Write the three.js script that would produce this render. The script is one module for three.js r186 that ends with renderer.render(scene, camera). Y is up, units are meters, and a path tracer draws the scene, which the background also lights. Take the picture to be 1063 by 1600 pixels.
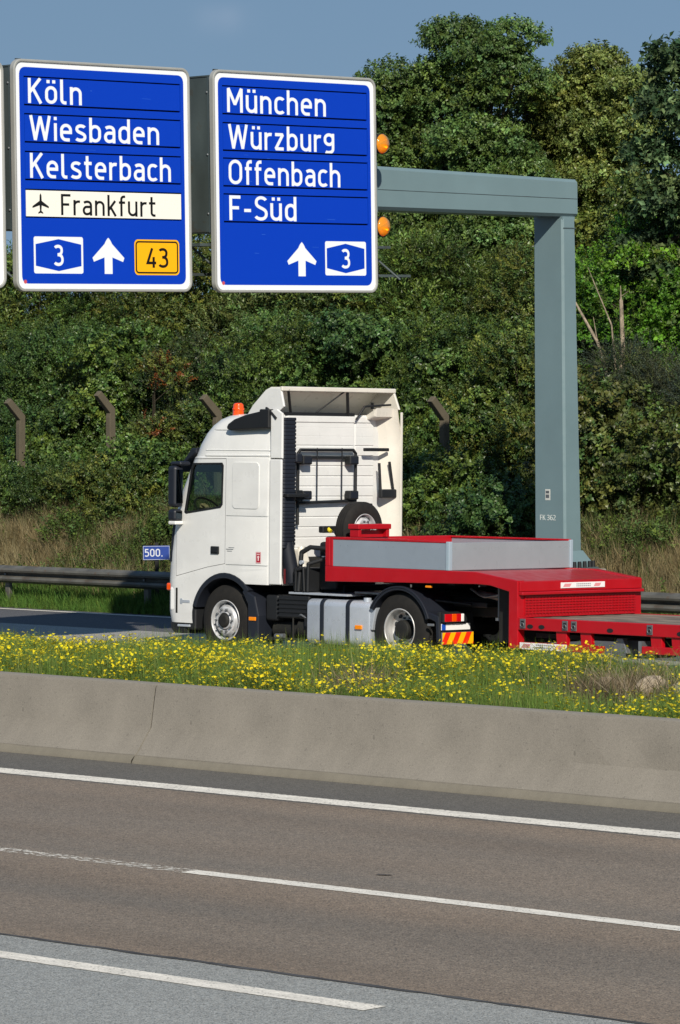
import * as THREE from 'three';
import { mergeGeometries, toCreasedNormals } from 'three/addons/utils/BufferGeometryUtils.js';
import { RoundedBoxGeometry } from 'three/addons/geometries/RoundedBoxGeometry.js';
import { MarchingCubes } from 'three/addons/objects/MarchingCubes.js';
import { TextGeometry } from 'three/addons/geometries/TextGeometry.js';
import { FontLoader } from 'three/addons/loaders/FontLoader.js';
import { Brush, Evaluator, SUBTRACTION, INTERSECTION } from 'three-bvh-csg';

// ---------------------------------------------------------------- camera, sky, sun, exposure
const scene = new THREE.Scene();
const camera = new THREE.PerspectiveCamera(14.474, 680 / 1024, 0.5, 2500);
camera.position.set(0, 4, 0);
camera.rotation.set(THREE.MathUtils.degToRad(-2.217), THREE.MathUtils.degToRad(44.514), THREE.MathUtils.degToRad(-0.7275), 'YXZ');
camera.updateMatrixWorld();
const renderer = new THREE.WebGLRenderer({ antialias: true });
renderer.setSize(680, 1024);
renderer.toneMapping = THREE.LinearToneMapping;
renderer.toneMappingExposure = 1.12;
renderer.shadowMap.enabled = true;

const SUN = new THREE.Vector3(1, 0.82, 0.75).normalize();
const sun = new THREE.DirectionalLight(new THREE.Color(1.0, 0.93, 0.82), 4.6);
sun.name = 'sun_light';
sun.position.set(-46, 3, -46).addScaledVector(SUN, 90);
sun.target.position.set(-46, 3, -46);
sun.castShadow = true;
sun.shadow.radius = 1;
sun.shadow.mapSize.set(4096, 4096);
Object.assign(sun.shadow.camera, { left: -50, right: 50, top: 40, bottom: -40, near: 1, far: 220 });
scene.add(sun, sun.target);

function makeSky() {
  const W = 2048, H = 1024, d = new Float32Array(W * H * 4), v = new THREE.Vector3();
  const low = [0.205, 0.315, 0.435], mid = [0.148, 0.254, 0.388], top = [0.048, 0.112, 0.255], gnd = [0.10, 0.10, 0.075];
  const cloudDir = new THREE.Vector3(347 / 1063 * 2 - 1, 1 - 30 / 1600 * 2, 0.5).unproject(camera).sub(camera.position).normalize();
  const ca = Math.atan2(cloudDir.z, cloudDir.x), ce = Math.asin(cloudDir.y);
  for (let j = 0; j < H; j++) {
    const e = ((j + 0.5) / H - 0.5) * Math.PI, y = Math.sin(e), c = Math.cos(e);
    for (let i = 0; i < W; i++) {
      const a = ((i + 0.5) / W - 0.5) * 2 * Math.PI, o = (j * W + i) * 4;
      v.set(Math.cos(a) * c, y, Math.sin(a) * c);
      const cs = Math.max(0, v.dot(SUN)), glow = 0.10 * Math.pow(cs, 6) + 0.5 * Math.pow(cs, 60);
      for (let k = 0; k < 3; k++) {
        let t;
        if (y < 0) t = gnd[k];
        else { const s = 1 - Math.exp(-y * 9), s2 = y; t = low[k] + (mid[k] - low[k]) * s; t += (top[k] - t) * s2; t += glow * [1, 0.95, 0.85][k]; }
        d[o + k] = t;
      }
      if (y > 0) {   // one faint wisp of cloud
        const da = (a - ca) * 57.3, de = (e - ce) * 57.3;
        const w = Math.exp(-(da * da) / 0.09 - (de * de) / 0.012) * 0.10 * (0.75 + 0.25 * Math.sin(da * 17));
        d[o] += w * 0.9; d[o + 1] += w * 0.72; d[o + 2] += w * 0.66;
      }
      d[o + 3] = 1;
    }
  }
  const t = new THREE.DataTexture(d, W, H, THREE.RGBAFormat, THREE.FloatType);
  t.mapping = THREE.EquirectangularReflectionMapping; t.magFilter = t.minFilter = THREE.LinearFilter; t.wrapS = THREE.RepeatWrapping; t.needsUpdate = true;
  return t;
}
scene.background = makeSky();
scene.environment = scene.background;

// ---------------------------------------------------------------- helpers
function RNG(a) { return () => { a |= 0; a = (a + 0x6d2b79f5) | 0; let t = Math.imul(a ^ (a >>> 15), 1 | a); t = (t + Math.imul(t ^ (t >>> 7), 61 | t)) ^ t; return ((t ^ (t >>> 14)) >>> 0) / 4294967296; }; }
const rr = RNG(77), lerp = THREE.MathUtils.lerp, clamp = THREE.MathUtils.clamp, smooth = THREE.MathUtils.smoothstep;
const hash2 = (x, y, s) => { let h = Math.imul(x, 374761393) + Math.imul(y, 668265263) + Math.imul(s, 974711); h = Math.imul(h ^ (h >>> 13), 1274126177); return ((h ^ (h >>> 16)) >>> 0) / 4294967296; };
function vnoise(x, y, s = 1, px = 1 << 20, py = px) {
  const x0 = Math.floor(x), y0 = Math.floor(y), fx = x - x0, fy = y - y0, u = fx * fx * (3 - 2 * fx), v = fy * fy * (3 - 2 * fy), m = (a, p) => ((a % p) + p) % p;
  const a = hash2(m(x0, px), m(y0, py), s), b = hash2(m(x0 + 1, px), m(y0, py), s), c = hash2(m(x0, px), m(y0 + 1, py), s), d = hash2(m(x0 + 1, px), m(y0 + 1, py), s);
  return lerp(lerp(a, b, u), lerp(c, d, u), v);
}
function fbm(x, y, o = 4, s = 1, p = 1 << 16, q = p) { let t = 0, a = 0.5, n = 0; for (let i = 0; i < o; i++) { t += a * vnoise(x, y, s + i * 7, p, q); n += a; a *= 0.5; x *= 2; y *= 2; p *= 2; q *= 2; } return t / n; }
function dataTex(w, h, fn, srgb = true) {
  const d = new Uint8Array(w * h * 4);
  for (let j = 0; j < h; j++) for (let i = 0; i < w; i++) { const c = fn(i / w, j / h, i, j), o = (j * w + i) * 4; for (let k = 0; k < 3; k++) d[o + k] = clamp((Array.isArray(c) ? c[k] : c) * 255, 0, 255); d[o + 3] = Array.isArray(c) && c.length > 3 ? clamp(c[3] * 255, 0, 255) : 255; }
  const t = new THREE.DataTexture(d, w, h); t.magFilter = THREE.LinearFilter; t.minFilter = THREE.LinearMipmapLinearFilter; t.generateMipmaps = true;
  t.wrapS = t.wrapT = THREE.RepeatWrapping; if (srgb) t.colorSpace = THREE.SRGBColorSpace; t.needsUpdate = true; return t;
}
const tile = (t, m) => { const c = t.clone(); c.repeat.set(1 / m, 1 / m); c.needsUpdate = true; return c; };
function canvasTex(w, h, draw) {
  const c = document.createElement('canvas'); c.width = w; c.height = h; draw(c.getContext('2d'), w, h);
  const t = new THREE.CanvasTexture(c); t.colorSpace = THREE.SRGBColorSpace; t.anisotropy = 8; return t;
}
const used = new Map();
function numbered(n) { const k = used.get(n) ?? 0; used.set(n, k + 1); return k ? `${n}_${String(k).padStart(3, '0')}` : n; }
function tag(o, label, category, group, kind) { o.userData.label = label; if (category) o.userData.category = category; if (group) o.userData.group = group; if (kind) o.userData.kind = kind; return o; }
function thing(name, label, category, pos = [0, 0, 0], turn = 0, group) { const g = new THREE.Group(); g.name = numbered(name); g.position.set(...pos); g.rotation.y = turn; scene.add(g); return tag(g, label, category, group); }
function flat(g) {           // non-indexed with position, normal, uv (uv in metres by the facing axis)
  let n = g.index ? g.toNonIndexed() : g; if (n === g) n = g.clone();
  for (const k of Object.keys(n.attributes)) if (!['position', 'normal', 'uv'].includes(k)) n.deleteAttribute(k);
  if (!n.attributes.normal) n.computeVertexNormals();
  if (!n.attributes.uv) n.setAttribute('uv', new THREE.BufferAttribute(new Float32Array(n.attributes.position.count * 2), 2));
  n.clearGroups(); return n;
}
function boxUV(g) {
  const p = g.attributes.position, uv = new Float32Array(p.count * 2), a = new THREE.Vector3(), b = new THREE.Vector3(), c = new THREE.Vector3();
  for (let i = 0; i < p.count; i += 3) {
    a.fromBufferAttribute(p, i); b.fromBufferAttribute(p, i + 1); c.fromBufferAttribute(p, i + 2);
    const n = b.clone().sub(a).cross(c.clone().sub(a)), x = Math.abs(n.x), y = Math.abs(n.y), z = Math.abs(n.z);
    [a, b, c].forEach((q, k) => { const u = y >= x && y >= z ? [q.x, q.z] : x >= z ? [q.z, q.y] : [q.x, q.y]; uv[(i + k) * 2] = u[0]; uv[(i + k) * 2 + 1] = u[1]; });
  }
  g.setAttribute('uv', new THREE.BufferAttribute(uv, 2)); return g;
}
const each = (name, list, mat, parent) => [].concat(list).flat().map((g) => mesh(name, [g], mat, parent));
const merge = (list) => mergeGeometries([].concat(list).flat().map(flat), false);
function mesh(name, list, mat, parent = scene, keepUV = false) {
  const g = merge(list); if (!keepUV) boxUV(g);
  const m = new THREE.Mesh(g, mat); if (/^(wheel_nut|vent_hole|rivet|wire_hole|grating|tag_print|door_lettering|cabinet_fitting|hair)$/.test(name) && list.length > 1) m.userData.kind = 'stuff'; m.name = parent === scene ? numbered(name) : name; m.castShadow = m.receiveShadow = true; parent.add(m); return m;
}
function structure(name, list, mat, keepUV) { const m = mesh(name, list, mat, scene, keepUV); m.userData.kind = 'structure'; return m; }
// box given by its limits
function bx(x0, x1, y0, y1, z0, z1, r = 0, seg = 2) {
  const w = Math.abs(x1 - x0), h = Math.abs(y1 - y0), d = Math.abs(z1 - z0);
  const g = r ? new RoundedBoxGeometry(w, h, d, seg, Math.min(r, w / 2.01, h / 2.01, d / 2.01)) : new THREE.BoxGeometry(w, h, d);
  return g.translate((x0 + x1) / 2, (y0 + y1) / 2, (z0 + z1) / 2);
}
// polygon in x, y pushed along z from z0 to z1
function ext(pts, z0, z1, bevel = 0, holes = [], curve = 6) {
  const s = pts instanceof THREE.Shape ? pts : new THREE.Shape(pts.map((p) => new THREE.Vector2(p[0], p[1])));
  for (const h of holes) s.holes.push(h instanceof THREE.Path ? h : new THREE.Path(h.map((p) => new THREE.Vector2(p[0], p[1]))));
  const a = Math.min(z0, z1), d = Math.abs(z1 - z0);
  return new THREE.ExtrudeGeometry(s, { depth: d - 2 * bevel, bevelEnabled: bevel > 0, bevelSize: bevel, bevelThickness: bevel, bevelOffset: -bevel, bevelSegments: 2, curveSegments: curve }).translate(0, 0, a + bevel);
}
function rrect(w, h, r, x = 0, y = 0, Cls = THREE.Shape) {
  const s = new Cls(), a = x - w / 2, b = y - h / 2, c = a + w, d = b + h;
  s.moveTo(a + r, b); s.lineTo(c - r, b); s.absarc(c - r, b + r, r, -Math.PI / 2, 0); s.lineTo(c, d - r); s.absarc(c - r, d - r, r, 0, Math.PI / 2); s.lineTo(a + r, d); s.absarc(a + r, d - r, r, Math.PI / 2, Math.PI); s.lineTo(a, b + r); s.absarc(a + r, b + r, r, Math.PI, 1.5 * Math.PI);
  return s;
}
function cylB(a, b, r0, r1 = r0, seg = 14, open = false) {     // tapered round bar from a to b
  const A = new THREE.Vector3(...a), B = new THREE.Vector3(...b), L = A.distanceTo(B), g = new THREE.CylinderGeometry(r1, r0, L, seg, 1, open);
  g.applyQuaternion(new THREE.Quaternion().setFromUnitVectors(new THREE.Vector3(0, 1, 0), B.clone().sub(A).normalize()));
  return g.translate((A.x + B.x) / 2, (A.y + B.y) / 2, (A.z + B.z) / 2);
}
function tube(pts, r, seg = 24, rad = 8, tension = 0.3) { return new THREE.TubeGeometry(new THREE.CatmullRomCurve3(pts.map((p) => new THREE.Vector3(...p)), false, 'catmullrom', tension), seg, r, rad); }
function poly(pts, r, rad = 6) { const o = []; for (let i = 0; i + 1 < pts.length; i++) o.push(cylB(pts[i], pts[i + 1], r, r, rad)); for (let i = 1; i + 1 < pts.length; i++) o.push(new THREE.SphereGeometry(r, rad, 5).translate(...pts[i])); return o; }
function lathe(pr, seg = 48) { return new THREE.LatheGeometry(pr.map((p) => new THREE.Vector2(p[0], p[1])), seg); }
// road sheets: strips along x with a given cross profile
function strip(x0, x1, nx, zs, yf, colour) {
  const pos = [], idx = [], uv = [], col = [], nz = zs.length;
  for (let i = 0; i <= nx; i++) for (let j = 0; j < nz; j++) { const x = lerp(x0, x1, i / nx), z = zs[j]; pos.push(x, yf(x, z), z); uv.push(x, z); if (colour) col.push(...colour(x, z)); }
  for (let i = 0; i < nx; i++) for (let j = 0; j + 1 < nz; j++) { const a = i * nz + j, b = a + 1, c = a + nz, d = c + 1; idx.push(a, b, c, b, d, c); }
  const g = new THREE.BufferGeometry();
  g.setAttribute('position', new THREE.Float32BufferAttribute(pos, 3)); g.setAttribute('uv', new THREE.Float32BufferAttribute(uv, 2));
  if (colour) g.setAttribute('color', new THREE.Float32BufferAttribute(col, 3));
  g.setIndex(idx); g.computeVertexNormals();
  if (g.attributes.normal.getY(0) < 0) { const ix = g.index.array; for (let i = 0; i < ix.length; i += 3) { const t = ix[i]; ix[i] = ix[i + 1]; ix[i + 1] = t; } g.computeVertexNormals(); }
  return g;
}
function sheet(name, g, mat) { const m = new THREE.Mesh(g, mat); m.name = numbered(name); m.receiveShadow = m.castShadow = true; m.userData.kind = 'structure'; scene.add(m); return m; }
const range = (a, b, n) => Array.from({ length: n + 1 }, (_, i) => lerp(a, b, i / n));

// ---------------------------------------------------------------- textures and materials
const grainT = dataTex(1024, 1024, (u, v, i, j) => {          // stone chips in asphalt, 3 m per tile
  const a = hash2(i >> 1, j >> 1, 3), b = hash2(i >> 2, j >> 2, 5), c = fbm(u * 64, v * 64, 3, 11, 64);
  let t = 0.80 + (a - 0.5) * 0.28 + (b - 0.5) * 0.20 + (c - 0.5) * 0.12;
  const w = (a - 0.5) * 0.05; if (b > 0.95) t += 0.10; if (b < 0.05) t -= 0.16;
  return [t + w, t, t - w];
});
const grainB = dataTex(1024, 1024, (u, v, i, j) => 0.5 + (hash2(i >> 2, j >> 2, 5) - 0.5) * 0.7 + (hash2(i >> 1, j >> 1, 3) - 0.5) * 0.3, false);
const concT = dataTex(1024, 1024, (u, v, i, j) => {           // weathered concrete, 2.5 m per tile
  const big = fbm(u * 5, v * 5, 4, 21, 5), mid = fbm(u * 24, v * 10, 4, 31, 24, 10), fine = hash2(i >> 1, j >> 1, 9);
  let t = 0.86 + (big - 0.5) * 0.08 + (mid - 0.5) * 0.06 + (fine - 0.5) * 0.13;
  if (fbm(u * 90, v * 90, 2, 41, 90) > 0.84) t -= 0.10;
  return [t, t * 0.995, t * 0.985];
});
const concB = dataTex(512, 512, (u, v, i, j) => 0.5 + (fbm(u * 60, v * 60, 3, 51, 60) - 0.5) * 0.7 + (hash2(i, j, 2) - 0.5) * 0.25, false);
const paintT = dataTex(512, 512, (u, v, i, j) => { const t = 0.955 + (fbm(u * 6, v * 6, 4, 61, 6) - 0.5) * 0.06 + (hash2(i, j, 8) - 0.5) * 0.02; return [t, t, t * 0.995]; });
const paintR = dataTex(256, 256, (u, v) => 0.75 + (fbm(u * 8, v * 8, 4, 71, 8) - 0.5) * 0.5, false);
const rustT = dataTex(512, 512, (u, v, i, j) => { const a = fbm(u * 8, v * 3, 5, 81, 8, 3), t = 0.86 + (a - 0.5) * 0.3 + (hash2(i, j, 12) - 0.5) * 0.06; const r = smooth(fbm(u * 14, v * 14, 4, 91, 14), 0.66, 0.74) * 0.25; return [t, t - r * 0.25, t - r * 0.4]; });
const woodT = dataTex(512, 512, (u, v, i, j) => { const t = 0.78 + (fbm(u * 3, v * 60, 4, 101, 3, 60) - 0.5) * 0.5 + (fbm(u * 6, v * 6, 3, 104, 6) - 0.5) * 0.3; return [t, t * 0.98, t * 0.96]; });
const dirtT = dataTex(512, 512, (u, v, i, j) => { const t = 0.75 + (fbm(u * 8, v * 8, 5, 111, 8) - 0.5) * 0.6 + (hash2(i, j, 13) - 0.5) * 0.2; return [t, t * 0.97, t * 0.92]; });
const S = (o) => new THREE.MeshStandardMaterial(o), Ph = (o) => new THREE.MeshPhysicalMaterial(o);
const painted = (c, o = {}) => Ph({ color: c, roughness: 0.42, map: tile(paintT, 1.3), roughnessMap: tile(paintR, 0.9), clearcoat: 0.35, clearcoatRoughness: 0.18, ...o });
const M = {
  white: painted('#e9e9e7'), whiteIn: painted('#e2ddd2', { clearcoat: 0.1 }), red: painted('#b30a19', { clearcoat: 0.15, roughness: 0.5 }),
  greyBoard: painted('#8c97a3', { metalness: 0.0, roughness: 0.45 }), greyPost: painted('#9fb0bc'),
  black: S({ color: '#15171a', roughness: 0.62, map: tile(paintT, 0.5) }), darkBlue: S({ color: '#1b1f29', roughness: 0.5, map: tile(paintT, 0.5) }), dark: S({ color: '#22231f', roughness: 0.75, map: tile(dirtT, 0.7) }),
  rubber: S({ color: '#1d1b18', roughness: 0.85, map: tile(dirtT, 0.5) }), rim: S({ color: '#d4d4d2', roughness: 0.4, metalness: 0.35, map: tile(rustT, 0.6) }), rimW: S({ color: '#d6d7d8', roughness: 0.45, metalness: 0.2, map: tile(rustT, 0.6) }),
  alu: S({ color: '#c3cad4', roughness: 0.42, metalness: 0.35, map: tile(paintT, 0.6), roughnessMap: tile(paintR, 0.7) }), steel: S({ color: '#8d9194', roughness: 0.5, metalness: 0.55, map: tile(rustT, 0.8) }),
  inside: S({ color: '#303438', roughness: 0.85 }), glass: Ph({ color: '#d3e2da', transmission: 1, roughness: 0.02, thickness: 0, ior: 1.5 }),
  amber: Ph({ color: '#ff7a08', roughness: 0.15, transmission: 0.35, thickness: 0, clearcoat: 1 }), amberSolid: Ph({ color: '#f08a12', roughness: 0.2, clearcoat: 1 }), redLens: Ph({ color: '#c4101a', roughness: 0.15, clearcoat: 1 }),
  orangeLens: Ph({ color: '#ff5a08', roughness: 0.2, clearcoat: 0.8, transmission: 0.2, thickness: 0 }), clear: Ph({ color: '#f1f1ee', roughness: 0.15, clearcoat: 1 }),
  gantry: painted('#72888d', { roughness: 0.55, clearcoat: 0.1, map: tile(paintT, 2.6) }), gantryDark: S({ color: '#4f5d60', roughness: 0.6, map: tile(rustT, 2) }),
  box: S({ color: '#525d5c', roughness: 0.55, metalness: 0.15, map: tile(rustT, 2.4) }), rail: S({ color: '#6f6d65', roughness: 0.55, metalness: 0.15, map: tile(rustT, 1.7) }),
  concrete: S({ color: '#979186', roughness: 0.93, map: tile(concT, 2.5), bumpMap: tile(concB, 1.2), bumpScale: 0.0012 }), oldConc: S({ color: '#675f4e', roughness: 0.95, map: tile(concT, 0.7), bumpMap: tile(concB, 0.6), bumpScale: 0.003 }),
  signRim: S({ color: '#b4b4ae', roughness: 0.5, metalness: 0.3, map: tile(paintT, 0.8) }), bark: S({ color: '#57503f', roughness: 0.95, map: tile(dirtT, 0.8), bumpMap: tile(concB, 0.4), bumpScale: 0.01 }), birch: S({ color: '#b5aa98', roughness: 0.9, map: tile(dirtT, 0.35) }),
};
// ---------------------------------------------------------------- the ground, roads and painted lines
const PROFILE = [[60, 2.6], [5, 2.5], [0, 2.35], [-4, 1.8], [-10, 0.3], [-13, -0.03], [-27.0, -0.03], [-27.5, 0.3], [-28, 0.42], [-31, 0.36], [-34, 0.06], [-37, -0.27], [-37.9, -0.335], [-38.1, -0.36], [-44, -0.53], [-47.9, -0.545], [-48.1, -0.53], [-48.9, -0.46], [-49.4, -0.2], [-50.6, 0.5], [-52, 1.15], [-55, 1.9], [-60, 2.7], [-75, 4], [-120, 4.2], [-600, 4.5]];
function prof(z) { for (let i = 0; i + 1 < PROFILE.length; i++) { const [a, y0] = PROFILE[i], [b, y1] = PROFILE[i + 1]; if (z <= a && z >= b) return lerp(y0, y1, (a - z) / (a - b)); } return z > 0 ? 2.6 : 4.5; }
function gy(x, z) {
  let y = prof(z);
  if (z < -48.9) y += (fbm(x * 0.5, z * 0.5, 3, 5) - 0.5) * 0.35 * smooth(-z, 48.9, 50.5);
  if (z < -27.6 && z > -37.6) { const e = smooth(-z, 27.6, 28.6) * smooth(37.6 + z, 0, 1.5); y += (fbm(x * 0.6, z * 0.6, 3, 15) - 0.5) * 0.14 * e; const q = (x + 25.6) ** 2 / 3 + (z + 30.7) ** 2 / 0.6; y += 0.20 * Math.exp(-q); }
  return y;
}
const zsG = [...range(60, -12, 10), ...range(-14, -26.9, 4), ...range(-27.1, -38.1, 34), ...range(-39, -46, 6), ...range(-46.4, -62, 48), ...range(-63, -80, 10), -100, -140, -220, -360, -600].sort((a, b) => b - a);
const dry = (x, z) => smooth(fbm(x * 0.45 + 4, z * 0.7, 3, 205) + 0.15 * (1 - smooth(-z, 49.8, 51.6)) - 0.14 * smooth(x, -49, -46), 0.42, 0.62);
const gCol = (x, z) => {
  const n = fbm(x * 1.3, z * 1.3, 4, 301), k = 0.6 + 0.8 * n;
  if (z < -46) { const t = dry(x, z); return [lerp(0.075, 0.16, t) * k, lerp(0.085, 0.13, t) * k, lerp(0.035, 0.07, t) * k]; }
  return [0.085 * k, 0.085 * k, 0.04 * k];
};
sheet('ground', strip(-75, -12, 210, zsG, gy, gCol), S({ vertexColors: true, roughness: 1, map: tile(dirtT, 1.7) }));
{ const g = [strip(-700, -75, 40, zsG, gy, gCol), strip(-12, 500, 40, zsG, gy, gCol)]; sheet('ground', mergeGeometries(g), S({ vertexColors: true, roughness: 1, map: tile(dirtT, 1.7) })); }

const streak = (x, z, base, amp, warm = 0) => { const n = (fbm(x * 0.06, z * 1.6, 4, 401) - 0.5) * amp + (fbm(x * 0.5, z * 0.9, 3, 411) - 0.5) * amp * 0.6, w = (fbm(x * 0.09, z * 1.1, 3, 421) - 0.5) * warm; return [base[0] * (1 + n + w), base[1] * (1 + n), base[2] * (1 + n - w)]; };
const roadMat = S({ vertexColors: true, roughness: 0.92, map: tile(grainT, 3), bumpMap: tile(grainB, 3), bumpScale: 0.0012 });
const roadMat2 = S({ vertexColors: true, roughness: 0.9, map: tile(grainT, 2.6), bumpMap: tile(grainB, 2.6), bumpScale: 0.001 });
// near carriageway: strip beside the barrier, brown lanes, pale hard shoulder (all along x)
const XA = -260, XB = 200;
const tri = (f, zs, col, mat, name) => sheet(name, mergeGeometries([strip(XA, -50, 30, zs, f, col), strip(-50, -2, 160, zs, f, col), strip(-2, XB, 30, zs, f, col)]), mat);
tri(() => 0.0, range(-25.42, -27.3, 6), (x, z) => streak(x, z, [0.175, 0.163, 0.140], 0.22, 0.05), roadMat2, 'edge_strip');
tri(() => 0.0, range(-18.27, -25.42, 40), (x, z) => streak(x, z, [0.298, 0.236, 0.174], 0.36, 0.16), roadMat, 'road');
tri(() => 0.0, range(-12.2, -18.27, 24), (x, z) => streak(x, z, [0.420, 0.428, 0.398], 0.14, 0.03), roadMat2, 'hard_shoulder');
{ // rough dark joint between lanes and shoulder
  const zs = [-18.245, -18.295]; const g = strip(-60, 10, 700, zs, () => 0.004, (x, z) => { const k = 0.25 + 0.5 * vnoise(x * 9, 0, 3); return [0.10 * k, 0.10 * k, 0.10 * k]; });
  const p = g.attributes.position; for (let i = 0; i < p.count; i++) p.setZ(i, p.getZ(i) + (vnoise(p.getX(i) * 7, i % 2, 17) - 0.5) * 0.03); sheet('road_joint', g, S({ vertexColors: true, roughness: 1 }));
}
const lineTex = dataTex(1024, 128, (u, v, i, j) => { const t = 0.90 + (fbm(u * 40, v * 6, 3, 501, 40, 6) - 0.5) * 0.16 + (hash2(i >> 1, j >> 2, 4) - 0.5) * 0.14; return [t, t * 0.985, t * 0.95]; });
const wornA = dataTex(2048, 64, (u, v, i, j) => { const n = fbm(u * 180, v * 8, 3, 511, 180, 8), e = Math.min(v, 1 - v); return smooth(n, 0.52, 0.60) * 0.75 + (hash2(i >> 1, j >> 2, 6) > 0.86 ? 0.5 : 0); }, false);
const edgeA = dataTex(2048, 128, (u, v, i, j) => { const e = Math.min(v, 1 - v) + (fbm(u * 260, v * 3, 3, 521, 260, 3) - 0.5) * 0.09; return smooth(e, 0.02, 0.07) * (hash2(i >> 1, j >> 3, 7) > 0.985 ? 0 : 1); }, false);
const lineMat = (alpha, len, wid) => { const mk = (t) => { const c = t.clone(); c.repeat.set(1 / len, 1 / wid); c.needsUpdate = true; return c; }; return S({ color: '#f4f1ea', roughness: 0.8, map: mk(lineTex), alphaMap: mk(alpha), transparent: true }); };
function roadLine(x0, x1, zc, w, y, alpha = edgeA) {
  const g = strip(x0, x1, Math.ceil((x1 - x0) / 4), [zc + w / 2, zc - w / 2], typeof y === 'function' ? y : () => y);
  const uv = g.attributes.uv; for (let i = 0; i < uv.count; i++) uv.setY(i, i % 2 ? w : 0);
  return sheet('road_marking', g, lineMat(alpha, 8, w));
}
roadLine(-200, 120, -25.62, 0.34, 0.004);
roadLine(-22.8, 120, -21.46, 0.20, 0.004);
roadLine(-120, -22.8, -21.46, 0.20, 0.004, wornA);
for (let k = -6; k <= 4; k++) roadLine(-17.1 + k * 18 - 12, -17.1 + k * 18, -17.64, 0.22, 0.004);
// small tar spots and scuffs on the near lanes
{ const g = []; for (const [x, z, a, b, t] of [[-21.45, -22.25, 0.075, 0.022, 0.5]]) {
    const s = new THREE.CircleGeometry(1, 11), p = s.attributes.position; for (let i = 1; i < p.count; i++) { const k = 0.7 + 0.5 * vnoise(i * 1.7, x, 4); p.setXY(i, p.getX(i) * k, p.getY(i) * k); }
    s.scale(a, b, 1).rotateX(-Math.PI / 2).rotateY(t).translate(x, 0.005, z); g.push(s); }
  const m = structure('tar_spot', g, S({ color: '#2b2826', roughness: 0.9 })); }
// far carriageway, falling gently away from the camera
const YR = -0.4, ZT = -41.08, CF = 0.03, yFar = (x, z) => z > -44 ? YR + CF * (z - ZT) : YR + CF * (-44 - ZT) + 0.004 * (z + 44), yFar4 = (x, z) => yFar(x, z) + 0.004;
{ const f = yFar, cs = (x, z) => streak(x, z, [0.50, 0.48, 0.43], 0.14, 0.03), as = (x, z) => streak(x, z, [0.135, 0.135, 0.142], 0.2, 0.03);
  sheet('road', mergeGeometries([strip(-300, -60, 20, range(-38, -45.05, 8), f, cs), strip(-60, -25, 90, range(-38, -45.05, 16), f, cs), strip(-25, 120, 20, range(-38, -45.05, 8), f, cs)]), roadMat2);
  sheet('road', mergeGeometries([strip(-300, -60, 20, range(-45.05, -48.05, 4), f, as), strip(-60, -25, 90, range(-45.05, -48.05, 8), f, as), strip(-25, 120, 20, range(-45.05, -48.05, 4), f, as)]), roadMat);
  roadLine(-250, 100, -47.75, 0.15, yFar4); }

// ---------------------------------------------------------------- concrete barrier, cast in long sections
{
  const prof0 = [[0.02, 0], [0.02, 0.085], [-0.005, 0.10], [-0.19, 0.335], [-0.26, 0.725], [-0.272, 0.757], [-0.292, 0.767], [-0.415, 0.767], [-0.43, 0.752], [-0.53, 0.335], [-0.70, 0.10], [-0.70, 0]];
  const mkBar = (x0, x1, label) => {
    const t = thing('concrete_barrier', label, 'barrier', [x0, 0, -26.93]);
    const n = Math.max(2, Math.round((x1 - x0) / 0.5)), pos = [], idx = [], K = prof0.length;
    for (let i = 0; i <= n; i++) { const x = (x1 - x0) * i / n; for (const [z, y] of prof0) pos.push(x, y + (y > 0.3 ? (fbm((x + x0) * 0.7, y * 3, 2, 601) - 0.5) * 0.006 : 0), z + (fbm((x + x0) * 0.9, y * 4, 3, 611) - 0.5) * 0.012); }
    for (let i = 0; i < n; i++) for (let j = 0; j + 1 < K; j++) { const a = i * K + j, b = a + 1, c = a + K, d = c + 1; idx.push(a, c, b, b, c, d); }
    for (const e of [0, n]) { const c = pos.length / 3; pos.push((x1 - x0) * e / n, 0, -0.34); for (let j = 0; j + 1 < K; j++) e ? idx.push(c, e * K + j, e * K + j + 1) : idx.push(c, j + 1, j); }
    let g = new THREE.BufferGeometry(); g.setAttribute('position', new THREE.Float32BufferAttribute(pos, 3)); g.setIndex(idx); g = toCreasedNormals(g, 0.5);
    mesh('wall_body', g, M.concrete, t);
    // mortar bed along the foot, poured in place with a ragged edge
    const s = strip(0, x1 - x0, n * 3, [0.02, 0.065, 0.075], (x, z) => z > 0.07 ? 0.001 : z > 0.03 ? 0.035 : 0.075 + (vnoise((x + x0) * 3, 2, 9) - 0.5) * 0.012); s.translate(0, 0, 0.002);
    mesh('foot_fillet', s, S({ color: '#8b8577', roughness: 0.95, map: tile(concT, 1.1) }), t);
    return t;
  };
  const seal = new THREE.Shape(prof0.map(([z, y]) => new THREE.Vector2(-0.34 + (z + 0.34) * 0.94, y * 0.985)));
  mkBar(-29.335 - 40, -29.345, 'long grey concrete barrier section left of the upright joint beside the brown lanes').add((() => { const g = new THREE.ExtrudeGeometry(seal, { depth: 0.02, bevelEnabled: false }).rotateY(-Math.PI / 2).translate(40.012, 0, 0); const m = new THREE.Mesh(boxUV(flat(g)), S({ color: '#2c2a27', roughness: 1 })); m.name = 'joint_seal'; return m; })());
  mkBar(-29.327, -29.327 + 40, 'long grey concrete barrier section right of the upright joint below the yellow flowers');
}

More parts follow.
